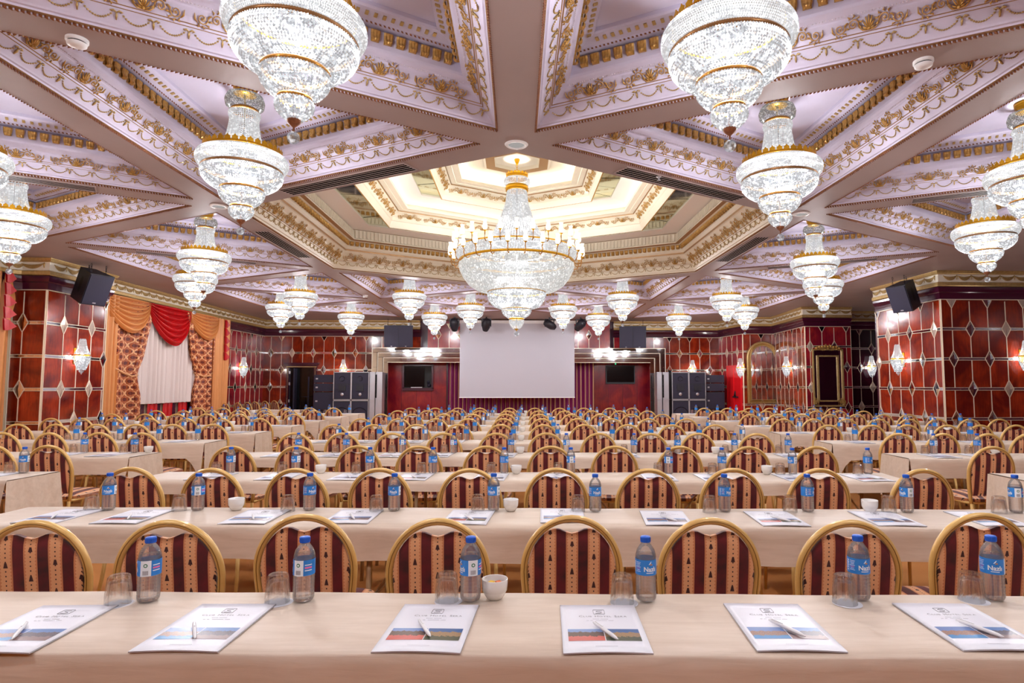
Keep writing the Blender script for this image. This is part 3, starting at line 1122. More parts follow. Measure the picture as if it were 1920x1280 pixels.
mb = MB().lathe(z_([(0.030, 4.272), (0.110, 4.268), (0.104, 4.225), (0.086, 4.200), (0.100, 4.180), (0.001, 4.176)]), 28)
CH.append(('added_light_baffle', MB().lathe([(0.13, 3.612 - ZB), (0.326, 3.612 - ZB)], 40).mesh('added_light_baffle', 'frosted')))  # added inside the crown, hidden by beads, to cut light on the ceiling
CH.append(('ceiling_rose', mb.mesh('ceiling_rose', 'brass2')))
mb = MB().lathe(z_([(0.040, 2.992), (0.036, 2.975), (0.018, 2.958), (0.006, 2.948), (0.006, 2.925), (0.001, 2.922)]), 16)
CH.append(('finial', mb.mesh('finial', 'copper')))
CH.append(('crystal_ball', cut_ball(0.036, 2.888 - ZB).mesh('crystal_ball', 'ball')))
mb = MB()
for rr, zz, nb in ((0.24, 3.42, 8), (0.12, 3.26, 6), (0.05, 3.08, 3), (0.30, 3.52, 8)):
    for i in range(nb):
        a = 2 * PI * i / nb
        mb.ball((rr * math.cos(a), rr * math.sin(a), zz - ZB), 0.017, 6)
M['bulb'] = glow('lit_bulbs', (250, 250, 255), 5.0, 'NONE')
CH.append(('bulb_ring', mb.mesh('bulb_ring', 'bulb')))
mb = MB()
mb.tube([(0, 0, 4.18 - ZB), (0, 0, 3.0 - ZB)], 0.010, 8)
for rr, zz in ((0.335, 3.61), (0.335, 3.456), (0.18, 3.274)):
    for i in range(4):
        a = PI / 2 * i + 0.3
        mb.tube([(0, 0, zz - ZB), (rr * math.cos(a), rr * math.sin(a), zz - ZB)], 0.005, 5)
CH.append(('stem_frame', mb.mesh('stem_frame', 'steel')))

CH_LABEL = {(-1, -1): 'largest crystal chandelier hanging at top left, its crown cut by the photo edge',
            (1, -1): 'largest crystal chandelier hanging at top right, its crown just in view',
            (-2, 0): 'tiered crystal chandelier left of the dome, second largest on the left side',
            (2, 0): 'tiered crystal chandelier right of the dome, second largest on the right side',
            (-4, 0): 'crystal chandelier cut off by the left photo edge below the beams',
            (4, 0): 'crystal chandelier cut off by the right photo edge below the beams',
            (-5, 1): 'crystal chandelier at the far left in front of the swagged cornice',
            (5, 1): 'crystal chandelier at the far right above the mahogany column cornice',
            (-4, 2): 'crystal chandelier above the window curtains, nearer one of the overlapping left pair',
            (4, 2): 'crystal chandelier right of the dome, nearer one of an overlapping right pair',
            (-5, 3): 'crystal chandelier behind another one, in front of the window cornice',
            (5, 3): 'crystal chandelier half hidden behind another one, above the gilt mirrors',
            (-4, 4): 'small crystal chandelier back left, higher and nearer of an overlapping pair',
            (4, 4): 'small crystal chandelier back right, higher and nearer of an overlapping pair',
            (-2, 4): 'small crystal chandelier left of the great chandelier, beside the hung loudspeaker',
            (2, 4): 'small crystal chandelier right of the great chandelier, beside the hung loudspeaker',
            (-5, 5): 'small crystal chandelier back left, lower and farther of an overlapping pair',
            (5, 5): 'small crystal chandelier back right, lower and farther of an overlapping pair',
            (-1, 5): 'small crystal chandelier in front of the projection screen, left half',
            (1, 5): 'small crystal chandelier in front of the projection screen, right half',
            (-4, 6): 'small crystal chandelier above the left loudspeaker stack and doorway wall',
            (4, 6): 'small crystal chandelier above the right loudspeaker stack',
            (-2, 6): 'smallest crystal chandelier just left of the projection screen',
            (2, 6): 'smallest crystal chandelier just right of the projection screen',
            (-2, -2): 'crystal chandelier above the camera, left of the middle beam, out of frame',  # from here on unseen chandeliers, added to light the foreground
            (2, -2): 'crystal chandelier above the camera, right of the middle beam, out of frame',
            (-1, -3): 'crystal chandelier behind the camera, left of the middle beam, out of frame',
            (1, -3): 'crystal chandelier behind the camera, right of the middle beam, out of frame',
            (-5, -1): 'crystal chandelier by the near left wall, out of frame',
            (5, -1): 'crystal chandelier by the near right wall, out of frame'}
for i3, b, cx, cy, apex in cells:
    key = (i3, round(b * 2))
    if key not in CH_LABEL:
        continue
    t = thing('crystal_chandelier', CH_LABEL[key], 'chandelier', (cx, cy, ZB), random.uniform(0, 6.28), 'tiered crystal chandeliers in the coffers')
    for n, me in CH:
        o = obj(n, me, t)
        if n == 'bulb_ring':
            o['kind'] = 'stuff'
    light('chandelier_lamp', t, (0, 0, 3.42 - ZB), LAMP_W, (0.985, 0.97, 1.0), 0.10)

# ------------------------------------------------------------------ the great chandelier under the dome
gc = thing('great_chandelier', 'huge crystal chandelier with gilt rings and lamp glasses under the dome', 'chandelier', (0, D0 + S, 2.27))
g_ = lambda prof: [(r, z - 2.27) for r, z in prof]
parts = []
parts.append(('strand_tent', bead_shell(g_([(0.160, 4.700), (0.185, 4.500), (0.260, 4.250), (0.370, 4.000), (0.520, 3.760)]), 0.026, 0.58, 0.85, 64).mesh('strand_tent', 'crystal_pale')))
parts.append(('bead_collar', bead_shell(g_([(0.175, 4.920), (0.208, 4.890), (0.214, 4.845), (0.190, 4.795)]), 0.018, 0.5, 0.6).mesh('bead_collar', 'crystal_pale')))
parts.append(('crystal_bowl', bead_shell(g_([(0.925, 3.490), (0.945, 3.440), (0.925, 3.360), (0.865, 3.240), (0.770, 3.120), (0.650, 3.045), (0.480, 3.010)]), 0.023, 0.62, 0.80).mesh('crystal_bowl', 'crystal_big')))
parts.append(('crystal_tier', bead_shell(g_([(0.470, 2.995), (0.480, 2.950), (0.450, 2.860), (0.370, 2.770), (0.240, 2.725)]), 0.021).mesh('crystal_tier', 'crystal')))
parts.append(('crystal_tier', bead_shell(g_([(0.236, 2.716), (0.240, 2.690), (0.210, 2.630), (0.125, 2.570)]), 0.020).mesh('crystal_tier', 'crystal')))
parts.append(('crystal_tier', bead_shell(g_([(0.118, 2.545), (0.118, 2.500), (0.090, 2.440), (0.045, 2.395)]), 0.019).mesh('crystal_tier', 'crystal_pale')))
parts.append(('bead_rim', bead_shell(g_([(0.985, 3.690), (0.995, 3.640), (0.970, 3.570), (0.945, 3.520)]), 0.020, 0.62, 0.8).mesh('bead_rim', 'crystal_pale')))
for r, a, b, n in ((0.950, 3.488, 3.530, 72), (0.985, 3.690, 3.712, 72), (0.478, 2.994, 3.012, 48), (0.240, 2.716, 2.730, 32), (0.122, 2.545, 2.572, 28), (0.186, 4.700, 4.790, 32)):
    parts.append(('gilt_band', band(r, a - 2.27, b - 2.27, n, 0.012).mesh('gilt_band', 'brass2')))
mb = band(0.178, 4.915 - 2.27, 4.965 - 2.27, 32, 0.01)
cr = crest(0.180, 4.960 - 2.27, 0.05, 18); mb.add(cr.v, cr.f)
parts.append(('gilt_crown', mb.mesh('gilt_crown', 'brass2')))
mb = MB().lathe(g_([(0.001, 5.252), (0.045, 5.25), (0.05, 5.235), (0.03, 5.19), (0.014, 5.15), (0.001, 5.148)]), 20)
parts.append(('ceiling_cup', mb.mesh('ceiling_cup', 'brass2')))
mb = MB()
for i in range(6):
    c = 5.14 - 0.036 * i
    ring = [(0.014 * math.cos(a), 0, c - 2.27 - 0.012 + 0.026 * math.sin(a)) for a in [2 * PI * k / 10 for k in range(10)]]
    if i % 2:
        ring = [(0, p[0], p[2]) for p in ring]
    mb.tube(ring, 0.004, 5, closed=True, up=(0.3, 0.5, 0.2))
parts.append(('chain', mb.mesh('chain', 'brass2')))
parts.append(('crystal_ball', cut_ball(0.045, 0.045).mesh('crystal_ball', 'ball')))
mb = MB().lathe(g_([(0.048, 2.40), (0.03, 2.385), (0.008, 2.37), (0.006, 2.355), (0.001, 2.352)]), 14)
parts.append(('finial', mb.mesh('finial', 'brass2')))
mb = MB()
mb.tube([(0, 0, 4.96 - 2.27), (0, 0, 2.4 - 2.27)], 0.014, 8)
for rr, zz in ((0.95, 3.50), (0.98, 3.70), (0.47, 3.0)):
    for i in range(8):
        a = PI / 4 * i
        mb.tube([(0, 0, zz - 2.27), (rr * math.cos(a), rr * math.sin(a), zz - 2.27)], 0.008, 5)
parts.append(('stem_frame', mb.mesh('stem_frame', 'steel')))
mb = MB()
for rr, zz, nb in ((0.70, 3.36, 14), (0.35, 3.2, 8), (0.28, 2.9, 6), (0.12, 2.66, 4)):
    for i in range(nb):
        a = 2 * PI * i / nb
        mb.ball((rr * math.cos(a), rr * math.sin(a), zz - 2.27), 0.026, 6)
parts.append(('bulb_ring', mb.mesh('bulb_ring', 'bulb')))
for n, me in parts:
    o = obj(n, me, gc)
    if n == 'bulb_ring':
        o['kind'] = 'stuff'
# two rings of tulip lamps
shade = MB().lathe([(0.012, 0.0), (0.034, 0.022), (0.041, 0.055), (0.034, 0.088), (0.022, 0.115), (0.027, 0.142), (0.036, 0.160)], 12).mesh('tulip_glass', 'lampglass')
cup = MB().lathe([(0.001, -0.032), (0.010, -0.030), (0.008, -0.016), (0.030, -0.006), (0.028, 0.0), (0.001, 0.001)], 12).mesh('candle_cup', 'brass2')
arm1 = MB().tube([(0.955, 0, -0.045), (1.00, 0, -0.085), (1.06, 0, -0.070), (1.085, 0, -0.010), (1.075, 0, 0.03), (1.095, 0, 0.055)], 0.008, 6).mesh('lamp_arm', 'brass')
arm2 = MB().tube([(0.97, 0, -0.10), (1.0, 0, -0.13), (1.04, 0, -0.10), (1.03, 0, -0.03), (1.03, 0, 0.0)], 0.008, 6).mesh('lamp_arm', 'brass')
for ring, (n, me, zz, rr, dz) in enumerate(((26, arm1, 3.52, 1.095, 0.085), (26, arm2, 3.78, 1.03, 0.03))):
    for i in range(n):
        a = 2 * PI * (i + 0.5 * ring) / n
        ar = obj('lamp_arm', me, gc, (0, 0, zz - 2.27), (0, 0, a))
        obj('candle_cup', cup, ar, (rr, 0, dz)); obj('tulip_glass', shade, ar, (rr, 0, dz))
light('chandelier_lamp', gc, (0, 0, 3.30 - 2.27), DOME_LAMP_W, (1.0, 0.96, 0.90), 0.25)
light('chandelier_lamp', gc, (0, 0, 4.05 - 2.27), DOME_LAMP_W * 0.2, (1.0, 0.95, 0.86), 0.18)
# ------------------------------------------------------------------ floor and walls
mb = MB().box((0, 10.0, -0.05), (26, 29, 0.1))
struct(obj('floor', mb.mesh('floor', 'carpet')))

ROWZ = [3.18, 2.593, 1.992, 1.394, 0.80, 0.20]
_cache = {}


def cached(key, fn):
    if key not in _cache:
        _cache[key] = fn()
    return _cache[key]


def panel_mesh(w, h, mat):
    def mk():
        m = MB()
        b = 0.006
        vs = [(-w / 2, 0, -h / 2), (w / 2, 0, -h / 2), (w / 2, 0, h / 2), (-w / 2, 0, h / 2),
              (-w / 2 + b, -0.012, -h / 2 + b), (w / 2 - b, -0.012, -h / 2 + b), (w / 2 - b, -0.012, h / 2 - b), (-w / 2 + b, -0.012, h / 2 - b)]
        m.add(vs, [(4, 5, 6, 7), (0, 1, 5, 4), (1, 2, 6, 5), (2, 3, 7, 6), (3, 0, 4, 7)])
        return m.mesh('wood_panel', mat)
    return cached(('p', round(w, 3), round(h, 3), mat), mk)


def diamond_mesh(kind, mat):
    """kind: full, down (lower half), up (upper half), left, right."""
    def mk():
        m = MB()
        W, H = 0.096, 0.172
        c = (0, -0.034, 0)
        R, T_, L, B = (W, -0.018, 0), (0, -0.018, H), (-W, -0.018, 0), (0, -0.018, -H)
        ct, cb = (0, -0.036, H * 0.55), (0, -0.036, -H * 0.55)
        quads = []
        if kind in ('full', 'up', 'left'):
            quads.append([L, c, ct, T_] if kind != 'x' else [])
        if kind in ('full', 'up', 'right'):
            quads.append([c, R, T_, ct])
        if kind in ('full', 'down', 'left'):
            quads.append([B, cb, c, L])
        if kind in ('full', 'down', 'right'):
            quads.append([B, R, c, cb])
        for q in quads:
            m.add(q, [(0, 1, 2, 3)], 0)
        E = {'full': [(R, T_), (T_, L), (L, B), (B, R)], 'down': [(L, B), (B, R)], 'up': [(R, T_), (T_, L)], 'left': [(T_, L), (L, B)], 'right': [(R, T_), (B, R)]}[kind]
        for a, b in E:
            m.tube([a, b], 0.0075, 4, 1, False)
        return m.mesh('mirror_diamond', [mat, 'bevel'])
    return cached(('d', kind, mat), mk)


def panel_wall(name, p0, p1, first, spacing, par, wood_m='mahogany', rows=ROWZ, thick=0.12, dark=False, ends=True, ztop=ZC):
    p0, p1 = Vector(p0 + (0,)), Vector(p1 + (0,))
    L = (p1 - p0).length
    ex = (p1 - p0) / L
    ey = Vector((-ex.y, ex.x, 0))
    T = frame(p0, ex, ey, (0, 0, 1))
    m = MB().box((L / 2, thick / 2 + 0.002, ztop / 2), (L, thick, ztop))
    w = struct(obj(name, m.mesh(name, 'crown'), T=T))
    us = [first + spacing * i for i in range(40) if first + spacing * i < L - 0.02]
    edges = [0.0] + us + [L]
    mk = lambda: random.choice(['mirror', 'champagne', 'mirror_bronze', 'mirror', 'smoked'])
    for a, b in zip(edges[:-1], edges[1:]):
        if b - a < 0.03:
            continue
        for zt, zb in zip(rows[:-1], rows[1:]):
            top = zt - (0.028 if zt != rows[0] else 0.0)
            bot = zb + 0.028
            obj('wood_panel', panel_mesh(b - a - 0.006, top - bot - 0.004, wood_m), w, ((a + b) / 2, 0, (top + bot) / 2))
        sm = cached(('s', round(b - a, 3)), lambda: MB().box((0, -0.009, 0), (b - a - 0.004, 0.018, 0.044)).box((0, -0.012, 0.025), (b - a - 0.002, 0.02, 0.008), 1).box((0, -0.012, -0.025), (b - a - 0.002, 0.02, 0.008), 1).mesh('mirror_strip', ['mirror', 'bevel']))
        for z in rows[1:]:
            obj('mirror_strip', sm, w, ((a + b) / 2, 0, z))
    for i, u in enumerate(us):
        for zt, zb in zip(rows[:-1], rows[1:]):
            j = rows.index(zt)
            t_, b_ = zt - 0.028, zb + 0.028
            if (i + j) % 2 == par:
                t_ = zt - 0.172
            if (i + j + 1) % 2 == par:
                b_ = zb + 0.172
            vm = cached(('v', round(t_ - b_, 3)), lambda: MB().box((0, -0.010, 0), (0.013, 0.02, t_ - b_)).mesh('gilt_strip', 'bevel'))
            obj('gilt_strip', vm, w, (u, 0, (t_ + b_) / 2))
        for j, z in enumerate(rows[:-1]):
            if (i + j) % 2 == par:
                obj('mirror_diamond', diamond_mesh('down' if j == 0 else 'full', mk()), w, (u, 0, z))
    if ends:
        for e, kd, idx in ((0.0, 'right', -1), (L, 'left', len(us))):
            vm = cached(('ve', 1), lambda: MB().box((0, -0.010, (rows[0] + rows[-1]) / 2), (0.009, 0.02, rows[0] - rows[-1])).mesh('gilt_corner', 'bevel'))
            obj('gilt_corner', vm, w, (e + (0.0045 if kd == 'right' else -0.0045), 0, 0))
    top = MB().box((L / 2, -0.008, rows[0] + 0.008), (L, 0.024, 0.018))
    obj('gilt_rail', top.mesh('gilt_rail', 'bevel'), w)
    return w


W_LF = panel_wall('wall_left', (-9.05, 11.35), (-8.48, 11.35), 0.19, 0.37, 1)
W_LS = panel_wall('wall_left', (-8.48, 11.35), (-8.48, 12.95), 0.43, 0.375, 1)
W_LB = panel_wall('wall_left', (-8.95, 18.85), (-8.95, 22.0), 0.26, 0.372, 1, 'plumwood')
W_BL = panel_wall('wall_back', (-8.95, 22.0), (-5.12, 22.0), 0.26, 0.369, 1)
W_BR = panel_wall('wall_back', (5.33, 22.0), (7.40, 22.0), 0.23, 0.372, 0)
W_RD = panel_wall('wall_right', (7.40, 22.0), (7.65, 20.30), 0.24, 0.372, 0, 'plumwood')
W_RA = panel_wall('wall_right', (7.65, 20.30), (8.72, 20.30), 0.25, 0.372, 1)
W_RS = panel_wall('wall_right', (8.72, 20.30), (8.48, 17.55), 0.22, 0.385, 0)
W_RF = panel_wall('wall_right', (8.48, 17.55), (9.86, 17.55), 0.14, 0.365, 1, 'plumwood')
W_RK = panel_wall('wall_right', (9.86, 18.50), (11.3, 18.50), 0.06, 0.372, 0, 'darkwood')
W_CS = panel_wall('wall_right', (8.50, 13.95), (8.50, 11.79), 0.04, 0.385, 0)
W_CF = panel_wall('wall_right', (8.50, 11.79), (11.2, 11.79), 0.215, 0.372, 0)

mb = MB()
mb.box((-9.02, 15.9, ZC / 2), (0.1, 6.0, ZC)); mb.box((-9.12, 3.6, ZC / 2), (0.1, 15.5, ZC)); mb.box((-8.75, 12.99, ZC / 2), (0.5, 0.08, ZC))
struct(obj('wall_left', mb.mesh('wall_left', 'plasterwall')))
mb = MB()
mb.box((9.9, 14.0, ZC / 2), (2.8, 0.08, ZC)); mb.box((9.80, 18.03, ZC / 2), (0.08, 0.9, ZC)); mb.box((11.35, 7.3, ZC / 2), (0.1, 24.0, ZC))
struct(obj('wall_right', mb.mesh('wall_right', 'crown')))


struct(obj('wall_rear', MB().box((1.1, -4.2, ZC / 2), (20.6, 0.1, ZC)).mesh('wall_rear', 'rearwall')))


# ------------------------------------------------------------------ cornice and crown moulding
def sweep(poly, prof):
    """Profile of (towards the room, height) run along a plan polyline, mitred."""
    P = [Vector(p) for p in poly]
    n = len(P)
    nor = []
    for i in range(n - 1):
        d = (P[i + 1] - P[i]).normalized()
        nor.append(Vector((d.y, -d.x)))
    vs, fs = [], []
    for i in range(n):
        if i == 0:
            m_ = nor[0]
        elif i == n - 1:
            m_ = nor[-1]
        else:
            m_ = (nor[i - 1] + nor[i]).normalized()
            m_ = m_ / max(0.3, m_.dot(nor[i]))
        for o, z in prof:
            q = P[i] + m_ * o
            vs.append((q.x, q.y, z))
    k = len(prof)
    for i in range(n - 1):
        for j in range(k - 1):
            fs.append((i * k + j, (i + 1) * k + j, (i + 1) * k + j + 1, i * k + j + 1))
    return vs, fs, nor


CROWN_P = [(0.0, 3.19), (0.03, 3.195), (0.035, 3.24), (0.045, 3.30), (0.05, 3.315), (0.075, 3.33), (0.095, 3.38), (0.10, 3.43), (0.0, 3.44)]
CORN = [((0.0, 3.44), (0.10, 3.442), (0.115, 3.455), (0.115, 3.515), (0.10, 3.525)), ((0.10, 3.525), (0.085, 3.54), (0.085, 3.665), (0.10, 3.68)),
        ((0.10, 3.68), (0.13, 3.70), (0.15, 3.735), (0.15, 3.752))]
DR = MB()   # one draped swag of the frieze, 0.30 wide, hanging from y=0
for q in range(3):
    pts = []
    for i in range(9):
        u = i / 8
        pts.append((-0.14 + 0.28 * u, -0.018 - (0.030 + 0.026 * q) * (1 - (2 * u - 1) ** 2), 0.006 + 0.003 * q))
    DR.tube(pts, [0.007 + 0.009 * math.sin(PI * i / 8) for i in range(9)], 4)
DR.tube([(0.15, 0.0, 0.006), (0.15, -0.03, 0.014), (0.15, -0.06, 0.010), (0.15, -0.095, 0.006)], [0.010, 0.014, 0.010, 0.004], 5)
ME_DR = DR.mesh('frieze_swag', 'gold_pale')


def cornice(name, poly, swags=True):
    root = struct(obj(name, MB().add(*sweep(poly, CROWN_P)[:2]).mesh(name, 'crown')))
    for prof, mt, nm in zip(CORN, ('gold_pale', 'cream', 'gold_pale'), ('gilt_moulding', 'frieze', 'top_moulding')):
        m = MB(); v, f, nor = sweep(poly, prof); m.add(v, f)
        obj(nm, m.mesh(nm, mt), root)
    if swags:
        for i in range(len(poly) - 1):
            a, b = Vector(poly[i]), Vector(poly[i + 1])
            d = (b - a); L = d.length; d.normalize()
            n = Vector((d.y, -d.x))
            k = max(1, round((L - 0.04) / 0.31))
            st = L / k
            for j in range(k):
                c = a + d * (st * (j + 0.5)) + n * 0.086
                T = frame((c.x, c.y, 3.668), (d.x, d.y, 0), (0, 0, 1), (n.x, n.y, 0)) @ Matrix.Scale(st / 0.31, 4, (1, 0, 0))
                obj('frieze_swag', ME_DR, root, T=T)
    return root


cornice('trim_1', [(-9.05, 6.5), (-9.05, 11.20), (-8.90, 11.35), (-8.48, 11.35), (-8.48, 12.95), (-8.80, 13.0), (-8.95, 18.9), (-8.95, 22.0), (-3.45, 22.0)])
cornice('trim_2', [(3.50, 22.0), (7.40, 22.0), (7.65, 20.30), (8.72, 20.30), (8.48, 17.55), (9.86, 17.55)])
cornice('trim_3', [(9.86, 18.50), (11.3, 18.50)])
cornice('trim_4', [(8.50, 13.95), (8.50, 11.79), (11.2, 11.79)])

# ------------------------------------------------------------------ stage portal
m = MB().box((0.09, 22.06, 3.27), (10.5, 0.1, 1.0)).box((0.09, 24.2, 1.9), (12, 0.1, 3.8))
struct(obj('wall_back', m.mesh('wall_back', 'crown')))
upper = struct(obj('wall_back', MB().box((0, 0, 0.48), (6.5, 0.10, 0.98)).mesh('wall_back', 'crown'), None, (0.09, 21.78, 2.77)))
for i in range(17):
    x = -3.25 + 6.5 * (i + 0.5) / 17
    obj('veneer_panel', cached(('vp',), lambda: MB().box((0, -0.056, 0.48), (6.5 / 17 - 0.008, 0.012, 0.94)).mesh('veneer_panel', 'plumwood')), upper, (x, 0, 0))
    u = -3.25 + 6.5 * i / 17
    if i:
        obj('gilt_strip', cached(('gs2',), lambda: MB().box((0, -0.06, 0.30), (0.013, 0.02, 0.60)).mesh('gilt_strip', 'bevel')), upper, (u, 0, 0))
        obj('mirror_diamond', diamond_mesh('full' if i % 2 else 'down', 'mirror'), upper, (u, -0.05, 0.47 if i % 2 else 0.86))
for s, x0, w in ((-1, -4.28, 1.72), (1, 4.42, 1.82)):
    wl = struct(obj('wall_back', MB().box((0, 0, 0.20), (w, 0.08, 0.42)).mesh('wall_back', 'crown'), None, (x0, 21.96, 2.77)))
    for i in range(5):
        obj('veneer_panel', cached(('vq', s), lambda: MB().box((0, -0.05, 0.2), (w / 5 - 0.012, 0.012, 0.40)).mesh('veneer_panel', 'mahogany' if s < 0 else 'plumwood')), wl, (-w / 2 + w * (i + 0.5) / 5, 0, 0))
        obj('gilt_strip', cached(('gs3',), lambda: MB().box((0, -0.052, 0.2), (0.014, 0.02, 0.40)).mesh('gilt_strip', 'bevel')), wl, (-w / 2 + w * i / 5, 0, 0))

portal = tag(obj('stage_portal', None, None, (0.12, 21.70, 0)), 'stepped mirror-clad frame around the stage opening', 'portal')
XL, XR = -5.20, 5.21
for k in range(3):      # three stepped mirror bands
    o0 = 0.18 * k
    zt, y = 2.77 - 0.17 * k, 0.08 * k
    n = 12
    for i in range(n):
        a, b = XL + o0 + (XR - XL - 2 * o0) * i / n, XL + o0 + (XR - XL - 2 * o0) * (i + 1) / n
        obj('mirror_panel', cached(('mp', k), lambda: MB().box((0, 0.04, 0), (b - a - 0.006, 0.08, 0.145)).mesh('mirror_panel', 'mirror')), portal, ((a + b) / 2, y, zt - 0.085))
    obj('mirror_bead', MB().box((0, -0.006, 0), (XR - XL - 2 * o0, 0.03, 0.020)).mesh('mirror_bead', 'bevel'), portal, (0.005, y, zt - 0.006))
    for s in (-1, 1):
        x = (XL + o0 + 0.085) if s < 0 else (XR - o0 - 0.085)
        for j in range(5):
            h = (zt - 0.165) / 5
            obj('mirror_panel', cached(('mq', k), lambda: MB().box((0, 0.04, 0), (0.15, 0.08, h - 0.006)).mesh('mirror_panel', 'mirror')), portal, (x, y, h * (j + 0.5)))
        obj('mirror_bead', cached(('mb', k), lambda: MB().box((0, -0.006, zt / 2), (0.020, 0.03, zt)).mesh('mirror_bead', 'bevel')), portal, (XL + o0 if s < 0 else XR - o0, y, 0))
obj('lower_bead', MB().box((0, -0.006, 0), (9.4, 0.03, 0.018)).mesh('lower_bead', 'bevel'), portal, (0, 0.16, 2.262))

stagewall = struct(obj('wall_stage', MB().box((0.12, 22.75, 1.25), (10.2, 0.06, 2.5)).box((0.12, 22.3, 2.50), (10.2, 0.9, 0.04)).mesh('wall_stage', 'crown')))
for i in range(19):
    x = -4.75 + 0.545 * i
    if -2.8 < x < 2.4:
        continue
    obj('plank', cached(('plank',), lambda: MB().box((0, 0, 1.2), (0.535, 0.02, 2.4)).mesh('plank', 'plumwood')), stagewall, (x + 0.25, 22.71, 0))


def folds(u0, u1, z0, z1, n, amp, seg=10, mat='orange', jitter=0.0, gather=None, vz=6):
    """Hanging folded cloth in a local frame: X along, Z up, folds along -Y."""
    m = MB()
    ph = random.uniform(0, 6)

    def fn(s, v):
        a = 2 * PI * n * s + ph
        k = 1.0
        d = amp * (math.sin(a) + 0.35 * math.sin(2.3 * a + 1)) * (0.75 + 0.25 * math.sin(5 * s + 3 * v))
        return (u0 + (u1 - u0) * s + jitter * math.sin(3 * v + 9 * s), -amp * 1.6 + 1.35 * d, z0 + (z1 - z0) * v)
    m.grid(fn, int(n * seg), vz, 0, True)
    return m.mesh('curtain', mat)


st = tag(obj('stage_curtain', folds(-2.62, 2.72, 0.0, 2.42, 34, 0.045, 8), None, (0.12, 22.55, 0)), 'plum and gold striped curtain at the back of the stage', 'curtain')
st.data.materials[0] = M['stagecurtain']

# projection screen
sc = thing('projection_screen', 'large pale grey projection screen hanging above the stage', 'screen', (0.02, 21.2, 1.02))
obj('canvas', MB().box((0, 0, 1.30), (3.98, 0.006, 2.60)).mesh('canvas', 'canvas'), sc)
obj('bottom_bar', MB().box((0, 0, 0.008), (4.0, 0.025, 0.025)).mesh('bottom_bar', 'white'), sc)
obj('roller_case', MB().box((0, 0.02, 2.63), (4.2, 0.12, 0.10)).mesh('roller_case', 'white'), sc)

# television niche left, flat television right
tv = thing('control_niche', 'dark monitor set in a wood-framed niche left of the stage', 'monitor', (-3.62, 22.66, 1.25))
fm = MB()
for x, z, a, b in ((0, 0.05, 1.12, 0.10), (0, 0.93, 1.12, 0.06), (-0.53, 0.49, 0.06, 0.84), (0.53, 0.49, 0.06, 0.84)):
    fm.box((x, -0.03, z), (a, 0.10, b))
obj('niche_frame', fm.mesh('niche_frame', 'crown'), tv)
obj('niche_back', MB().box((0, 0.02, 0.5), (1.0, 0.01, 0.84)).mesh('niche_back', 'rubber'), tv)
obj('monitor_screen', MB().box((-0.13, -0.01, 0.52), (0.72, 0.04, 0.76)).mesh('monitor_screen', 'screen_black'), tv)
obj('monitor_stand', MB().box((-0.05, -0.02, 0.12), (0.40, 0.05, 0.03)).mesh('monitor_stand', 'steel'), tv)
obj('flower_bundle', MB().ball((0.40, -0.02, 0.2), 0.07, 8).ball((0.37, -0.02, 0.32), 0.05, 8).mesh('flower_bundle', 'black2'), tv)
tv = thing('flat_television', 'black flat television on the wood wall right of the screen', 'television', (3.86, 22.66, 1.50))
obj('bezel', MB().box((0, 0, 0.34), (1.10, 0.06, 0.68)).mesh('bezel', 'black'), tv)
obj('display', MB().box((0, -0.031, 0.36), (1.02, 0.004, 0.60)).mesh('display', 'screen_black'), tv)
obj('indicator', MB().ball((-0.18, -0.04, 0.74), 0.02, 8).mesh('indicator', 'exit'), tv)


